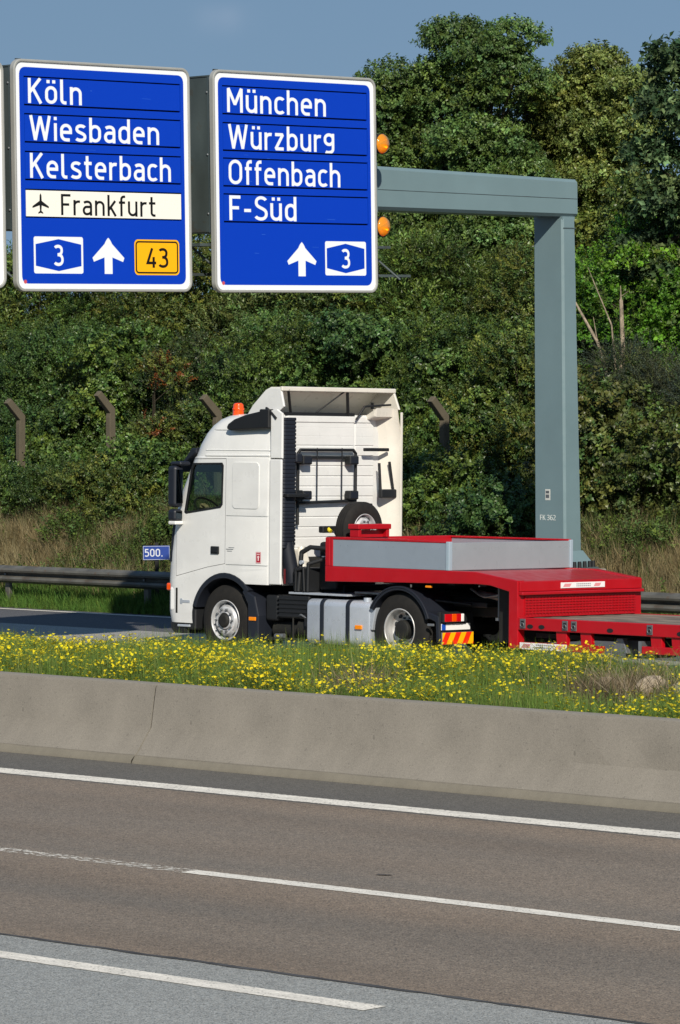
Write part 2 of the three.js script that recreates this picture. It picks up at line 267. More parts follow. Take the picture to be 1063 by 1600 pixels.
// ---------------------------------------------------------------- steel guardrail on the far verge
{
  const t = thing('steel_guardrail', 'grey steel guardrail with wavy beam running along the far edge of the motorway', 'guardrail', [-56.20, -0.5, -48.45]);
  const W = [[0.0, 0.0], [0.018, 0.012], [0.090, 0.045], [0.105, 0.08], [0.090, 0.115], [0.0, 0.135], [-0.015, 0.16], [0.0, 0.185], [0.090, 0.205], [0.105, 0.24], [0.090, 0.275], [0.018, 0.308], [0.0, 0.32]];
  const sh = [...W.map(([z, y]) => [z, y]), ...W.slice().reverse().map(([z, y]) => [z - 0.006, y])];
    const b0 = ext(sh.map(([z, y]) => [-z, y]), 0, 1).rotateY(Math.PI / 2);
  const L = 3.75, gap = 0.004;
  const seg = flat(b0.clone().scale(L - gap, 1, 1)); boxUV(seg);
  for (let k = -4; k < 14; k++) { const m = new THREE.Mesh(seg, M.rail); m.name = 'rail_beam'; m.position.set(k * L, 0.42, 0.06); m.castShadow = m.receiveShadow = true; t.add(m); }
  const pg = boxUV(merge([bx(-0.06, 0.06, -0.5, 0.68, -0.05, 0.03, 0.012), bx(-0.05, 0.05, 0.43, 0.68, 0.03, 0.046)]));
  const bolt = boxUV(merge([cylB([0, 0.58, 0.045], [0, 0.58, 0.08], 0.022)]));
  for (let k = -4; k < 15; k++) { const m = new THREE.Mesh(pg, M.rail); m.name = 'post'; m.position.set(k * L, 0, 0); m.castShadow = m.receiveShadow = true; t.add(m); const q = new THREE.Mesh(bolt, M.steel); q.name = 'bolt'; m.add(q); }
}
// ---------------------------------------------------------------- tractor unit (x to its rear, z = 0 on the near side, wheels on y = 0)
const TX = -42.845;
const tractor = thing('semi_tractor', 'white cab-over lorry tractor with dark side fairing, driving left with a red low loader', 'truck', [TX, YR, ZT]); tractor.rotation.x = -CF;
const ev = new Evaluator(); ev.useGroups = true; ev.attributes = ['position', 'normal', 'uv'];
function ringLoft(rings) {
  const K = rings[0].length, pos = rings.flat().flatMap((p) => p), idx = [];
  for (let i = 0; i + 1 < rings.length; i++) for (let j = 0; j < K; j++) { const a = i * K + j, b = i * K + (j + 1) % K, c = a + K, d = b + K; idx.push(a, b, c, b, d, c); }
  for (const e of [0, rings.length - 1]) { const c = [0, 1, 2].map((k) => rings[e].reduce((s, p) => s + p[k], 0) / K), ci = pos.length / 3; pos.push(...c); for (let j = 0; j < K; j++) { const a = e * K + j, b = e * K + (j + 1) % K; e ? idx.push(ci, a, b) : idx.push(ci, b, a); } }
  const g = new THREE.BufferGeometry(); g.setAttribute('position', new THREE.Float32BufferAttribute(pos, 3)); g.setIndex(idx);
  // outward orientation test
  let v = 0; for (let i = 0; i < idx.length; i += 3) { const [a, b, c] = [0, 1, 2].map((k) => new THREE.Vector3(...pos.slice(idx[i + k] * 3, idx[i + k] * 3 + 3))); v += a.dot(b.clone().cross(c)); }
  if (v < 0) for (let i = 0; i < idx.length; i += 3) { const t = idx[i]; idx[i] = idx[i + 1]; idx[i + 1] = t; }
  g.setIndex(idx); return g;
}
const CW = 2.5;
function plan(y, xf, xr, ins, r, rb = 0.05, bow = 0.06) {
  const z0 = -ins, z1 = -CW + ins, o = [], N = 7;
  const arc = (cx, cz, rad, a0, a1, n) => { for (let i = 0; i <= n; i++) { const a = lerp(a0, a1, i / n); o.push([cx + rad * Math.cos(a), y, cz + rad * Math.sin(a)]); } };
  arc(xr - rb, z0 - rb, rb, 0, Math.PI / 2, 2); arc(xf + r, z0 - r, r, Math.PI / 2, Math.PI, N);
  for (let i = 1; i < 5; i++) { const t = i / 5; o.push([xf - bow * 4 * t * (1 - t), y, lerp(z0 - r, z1 + r, t)]); }
  arc(xf + r, z1 + r, r, Math.PI, 1.5 * Math.PI, N); arc(xr - rb, z1 + rb, rb, 1.5 * Math.PI, 2 * Math.PI, 2);
  return o;
}
const SEC = [[0.46, -1.33, 0.015, 0.34], [0.62, -1.36, 0, 0.34], [1.1, -1.365, 0, 0.34], [1.5, -1.34, 0, 0.34], [2.06, -1.25, 0, 0.35], [2.45, -1.1, 0, 0.37], [2.78, -0.95, 0.002, 0.40], [2.925, -0.885, 0.004, 0.42], [2.94, -0.875, 0.022, 0.42], [3.0, -0.85, 0.024, 0.43], [3.12, -0.81, 0.032, 0.46], [3.28, -0.72, 0.055, 0.48], [3.40, -0.63, 0.09, 0.50], [3.49, -0.52, 0.14, 0.50], [3.545, -0.38, 0.21, 0.46], [3.57, -0.2, 0.30, 0.40]];
const dens = []; for (let i = 0; i + 1 < SEC.length; i++) { const n = SEC[i + 1][0] - SEC[i][0] > 0.2 ? 2 : 1; for (let k = 0; k < n; k++) dens.push(SEC[i].map((a, q) => lerp(a, SEC[i + 1][q], k / n))); } dens.push(SEC[SEC.length - 1]);
const brush = (g, m) => { let n = flat(g); boxUV(n); n.computeVertexNormals(); const b = new Brush(n, m); b.updateMatrixWorld(); return b; };
const cut = (a, b, op) => { const r = ev.evaluate(a, b, op); r.updateMatrixWorld(); return r; };
let shell = brush(ringLoft(dens.map(([y, xf, ins, r]) => plan(y, xf, 0.95, ins, r))), M.white);
const inner = brush(ringLoft([[1.22, -1.28, 0.05, 0.3], [2.06, -1.19, 0.05, 0.32], [2.78, -0.89, 0.05, 0.36], [3.0, -0.78, 0.08, 0.4], [3.3, -0.62, 0.13, 0.42]].map(([y, xf, i, r]) => plan(y, xf, 0.89, i, r))), M.inside);
shell = cut(shell, inner, SUBTRACTION);
const archC = [0.0, 0.55];
shell = cut(shell, brush(new THREE.CylinderGeometry(0.70, 0.70, 4, 40).rotateX(Math.PI / 2).translate(archC[0] + 0.02, archC[1] - 0.02, -1.25), M.inside), SUBTRACTION);
shell = cut(shell, brush(bx(0.2, 1.3, 0.2, 1.075, -3, 0.5), M.inside), SUBTRACTION);
shell = cut(shell, brush(bx(-0.62, 1.3, 0.2, 0.74, -3, 0.5), M.inside), SUBTRACTION);
const WIN = [[-0.655, 2.83], [-0.06, 2.84], [-0.03, 2.80], [-0.045, 2.24], [-0.085, 2.195], [-0.80, 2.10], [-0.835, 2.125], [-0.70, 2.75]];
shell = cut(shell, brush(ext(WIN, -2.7, 0.2), M.black), SUBTRACTION);
shell = cut(shell, brush(bx(-1.7, -0.72, 1.98, 2.80, -2.2, -0.30), M.black), SUBTRACTION);
// panel joints as real grooves
for (const g of [bx(0.03, 0.96, 2.066, 2.076, -0.012, 0.1), bx(0.915, 0.925, 1.0, 3.3, -0.010, 0.1), bx(0.03, 0.96, 1.345, 1.357, -0.014, 0.1), bx(-0.9, 0.93, 3.325, 3.337, -0.09, 0.1)]) shell = cut(shell, brush(g, M.white), SUBTRACTION);
const DOOR = [[-0.70, 2.905], [0.035, 2.915], [0.025, 1.36], [-0.35, 1.30], [-1.02, 1.15], [-1.03, 2.0], [-0.80, 2.72]];
const grow = (p, k) => { const c = [0, 1].map((q) => p.reduce((s, v) => s + v[q], 0) / p.length); return p.map((v) => [c[0] + (v[0] - c[0]) * k, c[1] + (v[1] - c[1]) * k]); };
const dWide = brush(ext(DOOR, -0.55, 0.2), M.black), dThin = brush(ext(grow(DOOR, 0.991), -0.55, 0.2), M.black);
const doorB = cut(shell, dThin, INTERSECTION);
shell = cut(shell, dWide, SUBTRACTION);
function fromBrush(name, b, parent) {
  let g = b.geometry.clone(); const mats = Array.isArray(b.material) ? b.material : [b.material];
  const gr = g.groups.slice(); g = g.index ? g.toNonIndexed() : g;
  const out = toCreasedNormals(g, 0.55); boxUV(out); out.clearGroups(); for (const q of gr) out.addGroup(q.start, q.count, q.materialIndex);
  const m = new THREE.Mesh(out, mats.length > 1 ? mats : mats[0]); m.name = name; m.castShadow = m.receiveShadow = true; parent.add(m); return m;
}
fromBrush('cab_body', shell, tractor);
const door = fromBrush('door', doorB, tractor);
mesh('door_handle', [bx(-0.27, -0.10, 1.50, 1.615, -0.01, 0.022, 0.012), bx(-0.25, -0.12, 1.53, 1.55, 0.02, 0.034, 0.005)], M.black, door);
{ const ring = ext(new THREE.Shape(grow(WIN, 1.035).map((p) => new THREE.Vector2(...p))), -0.012, 0.008, 0, [grow(WIN, 0.955)]); mesh('window_seal', ring, M.black, door); }
mesh('window_glass', ext(grow(WIN, 0.99), -0.022, -0.018), M.glass, door);
mesh('far_window', ext(grow(WIN, 0.99), -2.482, -2.478), M.glass, tractor);
{ const P = [[1.99, -1.305 + 0.03], [2.4, -1.145 + 0.03], [2.79, -0.965 + 0.03]], g = strip(0, 1, 8, [0, 0.5, 1], () => 0), p = g.attributes.position;
  for (let i = 0; i < p.count; i++) { const t = p.getX(i), q = P[Math.round(p.getZ(i) * 2)]; p.setXYZ(i, q[1] - 0.06 * 4 * t * (1 - t) + 0.05 * 0.4, q[0], lerp(-0.29, -2.21, t)); }
  g.computeVertexNormals(); mesh('windscreen', g, M.glass, tractor); }
// storage hatch behind the door
{ const hs = rrect(0.56, 0.68, 0.07, 0.455, 2.52); mesh('side_hatch', [ext(hs, -0.004, 0.009, 0.003)], M.white, tractor); }
each('roof_moulding', [bx(-0.42, 0.93, 2.945, 2.975, -0.05, -0.008, 0.008), bx(-0.42, 0.93, 3.03, 3.045, -0.05, -0.018, 0.006)], M.white, tractor);
each('rear_side_flange', [bx(0.957, 1.195, 1.085, 2.91, -0.032, 0.010, 0.015), ext([[0.957, 2.925], [1.195, 2.925], [1.195, 3.58], [1.08, 3.64], [0.957, 3.62]], -0.045, -0.005, 0.012)], M.white, tractor);
{ // far side flange, curving inwards, seen from inside
  const g = strip(1.1, 3.66, 14, range(0, 1, 8), () => 0), p = g.attributes.position;
  for (let i = 0; i < p.count; i++) { const y = p.getX(i), t = p.getZ(i), k = smooth(y, 3.2, 3.66) * 0.1; p.setXYZ(i, 0.94 + 0.27 * t, y, -2.27 - 0.22 * Math.sin(t * 1.45) + k); }
  g.computeVertexNormals(); const h = g.clone().translate(0, 0, -0.03); mesh('far_side_flange', [g, h, bx(1.195, 1.215, 1.1, 3.62, -2.53, -2.485, 0.008)], M.whiteIn, tractor); }
// back wall with pressed ribs
{ const l = []; for (const y of [1.62, 1.77, 1.92, 2.07, 2.22, 2.37, 2.52, 2.67, 2.82, 2.97, 3.12, 3.25, 3.38]) { l.push(bx(0.935, 0.961, y, y + 0.134, -1.74, -0.34, 0.008)); l.push(bx(0.935, 0.961, y, y + 0.134, -2.16, -1.77, 0.008)); }
  l.push(bx(0.94, 0.975, 3.455, 3.55, -2.16, -0.34, 0.012)); l.push(bx(0.93, 0.958, 1.06, 1.6, -2.2, -0.3)); mesh('back_wall', l, M.white, tractor);
  mesh('wall_foot', [ext([[0.95, 1.6], [1.10, 1.6], [1.16, 1.42], [1.10, 1.12], [0.95, 1.12]], -0.64, -0.46, 0.03), cylB([1.05, 1.62, -0.56], [1.12, 1.30, -0.52], 0.05, 0.07)], M.whiteIn, tractor); }
mesh('window_guard', [...poly([[1.03, 1.95, -0.50], [1.03, 3.0, -0.50], [1.03, 3.05, -0.55], [1.03, 3.05, -1.66], [1.03, 3.0, -1.71], [1.03, 2.30, -1.71], [1.03, 2.27, -0.5]], 0.024), ...poly([[1.03, 2.28, -0.90], [1.03, 3.08, -0.90]], 0.009), ...poly([[1.03, 2.28, -1.42], [1.03, 3.08, -1.42]], 0.009), bx(0.99, 1.02, 2.92, 2.96, -1.68, -0.53)], M.black, tractor);
for (const [y, z] of [[2.90, -0.62], [2.90, -1.60], [2.385, -0.62], [2.385, -1.60]]) { const l = mesh('work_light', [bx(1.0, 1.12, y - 0.065, y + 0.065, z - 0.095, z + 0.095, 0.02)], M.black, tractor); mesh('lens', [bx(1.118, 1.126, y - 0.045, y + 0.045, z - 0.075, z + 0.075, 0.003)], M.glassDark ?? M.darkBlue, l); }
// air intake: tall black ribbed bellows between flange and wall
{ const ring = (g, y0, y1, b) => ext(rrect(0.20 + g, 0.29 + g, 0.07, 1.075, 0.195), y0, y1, b).rotateX(-Math.PI / 2); const l = [ring(0, 1.62, 3.52, 0)]; for (let y = 1.66; y < 3.48; y += 0.055) l.push(ring(0.016, y, y + 0.042, 0.006)); l.push(bx(1.0, 1.2, 2.86, 3.0, -0.44, -0.3, 0.03)); l.push(cylB([1.1, 1.7, -0.2], [1.15, 1.12, -0.3], 0.1, 0.12, 16)); mesh('air_intake', l, M.darkBlue, tractor); mesh('intake_bracket', [bx(1.0, 1.26, 2.36, 2.41, -0.52, -0.07, 0.01), bx(1.0, 1.1, 2.30, 2.46, -0.54, -0.40, 0.01)], M.black, tractor); }
mesh('far_step', [...poly([[1.12, 2.86, -2.12], [1.12, 2.38, -2.16], [1.12, 2.38, -2.44], [1.12, 2.88, -2.34]], 0.022), bx(1.08, 1.16, 2.34, 2.47, -2.47, -2.14, 0.02)], M.black, tractor);
each('grab_bar', [bx(1.09, 1.13, 3.035, 3.085, -2.33, -1.80, 0.012), bx(1.0, 1.10, 2.20, 2.26, -2.02, -1.86, 0.02)], M.black, tractor);
// roof spoiler: open-backed shell with side cheeks and struts
{
  const cheek = [[0.46, 3.50], [0.62, 3.70], [0.88, 3.915], [0.98, 3.955], [1.20, 3.955], [1.27, 3.68], [1.05, 3.52]];
  mesh('roof_spoiler_cheek', [ext(cheek, -0.10, -0.06, 0.012)], M.white, tractor).position.x = -0.1;
  const far = [[0.46, 3.50], [0.62, 3.70], [0.88, 3.915], [0.98, 3.955], [1.20, 3.955], [1.33, 3.66], [1.20, 3.62], [1.05, 3.46]];
  mesh('roof_spoiler_cheek', [ext(far, -2.46, -2.42, 0.012), ext([[0.9, 3.50], [1.26, 3.68], [1.24, 3.55], [0.95, 3.46]], -2.42, -2.0, 0.03)], M.whiteIn, tractor).position.x = -0.1;
  const top = [[0.46, 3.52], [0.62, 3.71], [0.88, 3.925], [0.98, 3.965], [1.21, 3.965]], und = top.slice().reverse().map(([x, y]) => [x + 0.004, y - 0.03]);
  mesh('roof_spoiler', [ext([...top, ...und], -2.44, -0.08, 0.006), bx(1.185, 1.235, 3.905, 3.972, -2.46, -0.06, 0.014)], M.whiteIn, tractor).position.x = -0.1;
  mesh('spoiler_strut', [...poly([[0.92, 3.58, -0.45], [1.12, 3.93, -0.2]], 0.022), ...poly([[0.95, 3.56, -1.62], [1.10, 3.92, -1.45]], 0.024), ...poly([[0.95, 3.60, -0.95], [1.1, 3.92, -1.4]], 0.012), bx(0.93, 0.965, 3.555, 3.60, -1.75, -0.3), ...poly([[1.02, 3.50, -1.72], [1.06, 3.70, -1.86], [1.14, 3.73, -2.34]], 0.016), bx(1.05, 1.1, 3.66, 3.76, -2.02, -2.0)], M.black, tractor);
}
{ const f = [[0.18, 3.345], [0.25, 3.325], [1.0, 3.36], [1.02, 3.37], [1.02, 3.63], [0.90, 3.615], [0.55, 3.555], [0.32, 3.49], [0.20, 3.425], [0.168, 3.38]]; mesh('side_fairing', [ext(f, -0.16, 0.035, 0.02), bx(0.86, 1.06, 3.36, 3.64, -0.15, 0.042, 0.02)], M.black, tractor).position.x = -0.1; mesh('fairing_hinge', [...poly([[0.80, 3.66, -0.07], [0.96, 3.60, -0.01], [1.08, 3.50, 0.0]], 0.02)], M.black, tractor); }
const bc = mesh('beacon', [lathe([[0, 0.235], [0.06, 0.23], [0.088, 0.20], [0.096, 0.03], [0.1, 0]], 20).scale(0.88, 0.8, 0.88).translate(-0.15, 3.55, -0.42), lathe([[0.099, 0.14], [0.103, 0.13], [0.103, 0.11], [0.099, 0.10]], 20).scale(0.88, 0.8, 0.88).translate(-0.15, 3.55, -0.42)], M.orangeLens, tractor);
mesh('beacon_base', [cylB([-0.15, 3.48, -0.42], [-0.15, 3.555, -0.42], 0.10, 0.09, 20), cylB([-0.15, 3.55, -0.42], [-0.15, 3.67, -0.42], 0.03)], M.amberSolid, bc);
mesh('roof_horn', [cylB([-0.32, 3.56, -0.9], [-0.12, 3.60, -0.9], 0.05, 0.03)], M.black, tractor);
mesh('sun_visor', [ext([[-1.26, 2.72], [-1.22, 2.70], [-0.78, 3.02], [-0.80, 3.07]], -2.3, -0.2, 0.008), ext([[-1.10, 2.78], [-0.74, 2.99], [-0.74, 3.06], [-0.84, 3.06]], -0.24, -0.12, 0.02)], M.darkBlue, tractor);
{ const m = mesh('wing_mirror', [bx(-1.04, -0.86, 2.18, 2.80, 0.0, 0.19, 0.06, 3), bx(-1.04, -0.87, 1.97, 2.15, 0.0, 0.18, 0.05, 3), ...poly([[-0.95, 2.82, 0.08], [-0.98, 2.84, -0.05], [-0.84, 2.84, -0.06]], 0.03), ...poly([[-0.95, 2.1, 0.06], [-0.93, 2.06, -0.02]], 0.022), bx(-1.03, -0.80, 2.80, 2.86, -0.08, 0.14, 0.03)], M.darkBlue, tractor);
  each('mirror_glass', [bx(-0.863, -0.857, 2.24, 2.74, 0.03, 0.165, 0.002), bx(-0.873, -0.867, 2.01, 2.12, 0.03, 0.155, 0.002)], S({ color: '#4a545c', metalness: 1, roughness: 0.08 }), m);
  mesh('mirror_foot', [bx(-1.03, -0.87, 1.92, 1.975, 0.0, 0.17, 0.02)], M.white, m); }
mesh('front_side_window_trim', [ext([[-1.13, 1.98], [-1.08, 1.98], [-1.14, 1.36], [-1.2, 1.36]], -0.10, -0.03, 0.01)], M.darkBlue, tractor);
// bumper, lamps, front wheel arch
mesh('bumper', [ringLoft([[0.30, -1.26, 0.03, 0.3], [0.36, -1.34, 0.012, 0.34], [0.455, -1.35, 0.008, 0.34]].map(([y, xf, i, r]) => plan(y, xf, -0.80, i, r))), bx(-0.82, -0.62, 0.36, 0.70, -0.35, -0.02, 0.03)], M.black, tractor);
mesh('bumper_step', [bx(-0.98, -0.72, 0.40, 0.435, -0.14, 0.012, 0.01)], M.alu, tractor);
mesh('headlight', [bx(-1.18, -0.985, 0.62, 1.0, -0.16, -0.005, 0.05, 3)], M.clear, tractor);
mesh('corner_strip', [bx(-1.03, -0.985, 0.6, 0.98, -0.05, 0.006, 0.012)], M.dark, tractor);
mesh('indicator', [bx(-1.29, -1.14, 0.93, 1.04, -0.15, -0.045, 0.025, 3)], M.orangeLens, tractor);
mesh('model_badge', [bx(-0.93, -0.72, 0.76, 0.80, -0.004, 0.006), bx(-0.93, -0.88, 0.74, 0.82, -0.004, 0.005)], M.alu, tractor);
{ const arc = (r0, r1, a0, a1, cx, cy, z0, z1, n = 24) => { const o = []; for (let i = 0; i <= n; i++) { const a = lerp(a0, a1, i / n); o.push([cx + r1 * Math.cos(a), cy + r1 * Math.sin(a)]); } for (let i = n; i >= 0; i--) { const a = lerp(a0, a1, i / n); o.push([cx + r0 * Math.cos(a), cy + r0 * Math.sin(a)]); } return ext(o, z0, z1, 0.008); };
  mesh('front_wheel_arch', [arc(0.62, 0.695, 0.72, Math.PI - 0.28, 0.02, 0.53, -0.5, 0.018), ext([[0.44, 1.0], [0.66, 0.90], [0.74, 0.62], [0.74, 0.20], [0.52, 0.20], [0.52, 0.78], [0.40, 0.96]], -0.52, 0.01, 0.02)], M.darkBlue, tractor);
  mesh('side_marker', [bx(0.56, 0.70, 0.545, 0.60, 0.005, 0.028, 0.008)], M.amberSolid, tractor);
  const mg = mesh('rear_mudguard', [arc(0.565, 0.60, 0.30, 2.65, 3.57, 0.52, -0.62, 0.02), arc(0.60, 0.625, 0.30, 2.65, 3.57, 0.52, -0.04, 0.03), ext([[4.10, 0.72], [4.12, 0.80], [4.34, 0.74], [4.36, 0.40], [4.30, 0.38], [4.28, 0.66]], -0.62, 0.0, 0.012)], M.darkBlue, tractor);
  mesh('mudguard_bracket', [bx(4.15, 4.27, 0.60, 0.635, 0.0, 0.03, 0.008)], M.steel, mg);
  mesh('far_mudguard', [arc(0.565, 0.60, 0.30, 2.65, 3.57, 0.52, -2.5, -1.88)], M.darkBlue, tractor);
}
{ // tail lamps, number plate, striped board
  const tl = mesh('tail_light', [bx(4.36, 4.43, 0.655, 0.785, -0.50, -0.02, 0.015)], M.black, tractor);
  each('red_lens', [bx(4.425, 4.445, 0.665, 0.775, -0.17, -0.03, 0.008), bx(4.425, 4.445, 0.665, 0.775, -0.36, -0.27, 0.008)], M.redLens, tl); mesh('amber_lens', [bx(4.425, 4.445, 0.665, 0.775, -0.265, -0.175, 0.008)], M.orangeLens, tl); mesh('white_lens', [bx(4.425, 4.445, 0.665, 0.775, -0.42, -0.365, 0.008)], M.clear, tl);
  const np = mesh('number_plate', [bx(4.36, 4.375, 0.545, 0.635, -0.62, -0.03, 0.004)], M.clear, tractor); mesh('blue_band', [bx(4.374, 4.379, 0.548, 0.632, -0.11, -0.032)], S({ color: '#1c4fb4', roughness: 0.4 }), np);
  mesh('lamp_bracket', [bx(4.30, 4.36, 0.36, 0.80, -0.70, -0.01, 0.01)], M.black, tractor);
  const cb = canvasTex(256, 64, (c, w, h) => { c.fillStyle = '#ffb400'; c.fillRect(0, 0, w, h); c.fillStyle = '#f0280c'; for (let k = -2; k < 8; k++) { c.beginPath(); const x = k * 86 - 10; c.moveTo(x, h); c.lineTo(x + 43, h); c.lineTo(x + 80, 0); c.lineTo(x + 37, 0); c.fill(); } });
  const pg = new THREE.PlaneGeometry(0.64, 0.165).rotateY(Math.PI / 2).translate(4.392, 0.43, -0.35); const b = mesh('striped_board', [bx(4.362, 4.39, 0.345, 0.515, -0.672, -0.028, 0.004)], M.steel, tractor); mesh('stripes', pg, S({ map: cb, roughness: 0.45 }), b, true);
}
// chassis, catwalk, tanks
mesh('chassis_rail', [bx(-0.9, 4.9, 0.72, 0.99, -0.86, -0.78, 0.01), bx(-0.9, 4.9, 0.72, 0.99, -1.72, -1.64, 0.01), ...[0.6, 1.5, 2.6, 3.2, 4.0, 4.85].map((x) => bx(x, x + 0.1, 0.75, 0.96, -1.65, -0.85)), cylB([0, 0.53, -0.4], [0, 0.53, -2.1], 0.09), cylB([3.57, 0.53, -0.4], [3.57, 0.53, -2.1], 0.12), new THREE.SphereGeometry(0.24, 16, 12).translate(3.57, 0.53, -1.25), bx(-0.6, 1.0, 0.7, 1.5, -1.8, -0.7, 0.1)], M.dark, tractor);
mesh('catwalk', [bx(1.26, 2.45, 0.955, 0.985, -1.9, -0.10, 0.006)], M.alu, tractor);
{ const l = [bx(1.05, 1.68, 0.60, 0.93, -0.55, -0.10, 0.02)]; for (let y = 0.62; y < 0.92; y += 0.062) l.push(bx(1.04, 1.69, y, y + 0.03, -0.56, -0.085, 0.008)); l.push(bx(0.76, 1.02, 0.55, 0.93, -0.5, -0.12, 0.04)); mesh('battery_box', l, M.black, tractor); }
mesh('air_tank', [cylB([0.85, 0.42, -0.32], [1.35, 0.42, -0.32], 0.14, 0.14, 20), cylB([1.42, 0.46, -0.26], [1.66, 0.46, -0.26], 0.15, 0.15, 20), ...poly([[1.36, 0.28, -0.1], [1.36, 0.62, -0.1], [1.5, 0.63, -0.1], [1.62, 0.60, -0.1]], 0.014), bx(0.8, 1.64, 0.27, 0.31, -0.4, -0.12, 0.01)], M.dark, tractor);
each('tank_pipe', [tube([[1.46, 0.63, -0.12], [1.54, 0.66, -0.08], [1.66, 0.60, -0.1]], 0.016), cylB([0.96, 0.33, -0.14], [1.14, 0.34, -0.14], 0.035)], M.steel, tractor);
{ const s = new THREE.Shape(); const r = 0.10, x0 = -0.70, x1 = -0.01, y0 = 0.255, y1 = 0.905; const sh = rrect(x1 - x0, y1 - y0, r, (x0 + x1) / 2, (y0 + y1) / 2);
  const g = ext(sh, 1.72, 2.98, 0.03, [], 10).rotateY(Math.PI / 2).scale(1, 1, -1); // along +x, shape x -> z
  const idx = g; const p = g.attributes.position; // right end chamfered towards the wheel
  const t = mesh('fuel_tank', [flipFix(g)], M.alu, tractor);
  const band = (x) => flipFix(ext(rrect(x1 - x0 + 0.02, y1 - y0 + 0.02, r, (x0 + x1) / 2, (y0 + y1) / 2), x, x + 0.075, 0.004, [], 10).rotateY(Math.PI / 2).scale(1, 1, -1));
  mesh('tank_strap', band(2.00), M.darkBlue, t); mesh('tank_strap', band(2.52), M.darkBlue, t);
  mesh('filler_cap', [cylB([2.84, 0.88, -0.12], [2.84, 0.95, -0.12], 0.06, 0.055, 16), ext([[2.98, 0.88], [3.10, 0.86], [3.02, 0.5], [2.98, 0.5]], -0.4, -0.03, 0.01)], M.alu, t);
  mesh('side_marker', [bx(2.72, 2.85, 0.50, 0.56, -0.012, 0.018, 0.008)], M.amberSolid, t);
  mesh('tank_step', [bx(1.64, 1.70, 0.5, 0.62, -0.2, -0.05)], M.black, t); }
function flipFix(g) { const n = flat(g), p = n.attributes.position; for (let i = 0; i < p.count; i += 3) for (const k of ['position', 'normal', 'uv']) { const a = n.attributes[k]; for (let c = 0; c < a.itemSize; c++) { const t = a.getComponent(i, c); a.setComponent(i, c, a.getComponent(i + 1, c)); a.setComponent(i + 1, c, t); } } n.computeVertexNormals(); return toCreasedNormals(n, 0.6); }
// gear behind the cab: cabinet, valves, hoses, fifth wheel
mesh('equipment_cabinet', [bx(1.30, 1.60, 1.0, 1.34, -0.72, -0.14, 0.03), bx(1.62, 1.98, 1.02, 1.72, -1.2, -0.35, 0.05), bx(1.3, 2.0, 0.98, 1.1, -1.9, -0.5, 0.02), bx(1.66, 1.9, 1.70, 1.80, -0.95, -0.45, 0.03), ...poly([[1.44, 1.0, -0.12], [1.46, 1.56, -0.16], [1.6, 1.64, -0.2], [1.95, 1.62, -0.3]], 0.035), ...poly([[1.62, 1.0, -0.13], [1.64, 1.4, -0.12], [1.9, 1.5, -0.3]], 0.028), ...poly([[1.4, 1.0, -0.1], [1.42, 1.3, -0.09], [1.56, 1.34, -0.1], [1.58, 1.0, -0.1]], 0.02)], M.black, tractor);
mesh('cabinet_fitting', [bx(1.70, 1.86, 1.60, 1.63, -0.36, -0.335), bx(1.70, 1.92, 1.50, 1.515, -0.36, -0.335), cylB([1.5, 1.42, -0.15], [1.5, 1.42, -0.10], 0.03), cylB([1.9, 1.66, -0.36], [1.9, 1.66, -0.30], 0.02)], M.alu, tractor);
{ const l = []; for (let k = 0; k < 3; k++) { const pts = []; for (let i = 0; i <= 70; i++) { const t = i / 70, a = t * 26; pts.push([1.45 + t * 0.75 + 0.0 * k, 1.86 - Math.sin(t * 3.1) * 0.14 + 0.035 * Math.sin(a), -0.75 - k * 0.16 + 0.035 * Math.cos(a)]); } l.push(tube(pts, 0.011, 240, 6, 0.5)); } each('air_hose', l, M.darkBlue, tractor); }
mesh('hose_stand', [...poly([[1.42, 1.0, -0.95], [1.42, 1.92, -0.95]], 0.03), bx(1.36, 1.46, 1.84, 1.94, -1.15, -0.6, 0.02)], M.black, tractor);
each('hose_coupling', [cylB([1.44, 1.9, -0.72], [1.5, 1.86, -0.72], 0.03), cylB([1.44, 1.9, -0.9], [1.5, 1.86, -0.9], 0.03)], S({ color: '#d9c52a', roughness: 0.5 }), tractor);
mesh('fifth_wheel', [cylB([3.3, 1.08, -1.25], [3.3, 1.13, -1.25], 0.48, 0.48, 30), bx(3.0, 3.7, 0.98, 1.09, -1.7, -0.8, 0.03), ext([[3.5, 1.10], [4.2, 1.0], [4.2, 0.96], [3.5, 1.04]], -1.6, -0.9, 0.01)], M.dark, tractor);
mesh('rear_frame_plate', [bx(2.5, 3.4, 1.00, 1.03, -0.80, -0.2, 0.006)], M.steel, tractor);
mesh('rear_crossbar', [bx(4.1, 4.75, 0.86, 0.94, -0.85, -0.55, 0.02), ...poly([[4.0, 0.95, -0.3], [4.5, 0.9, -0.5]], 0.02)], M.black, tractor);
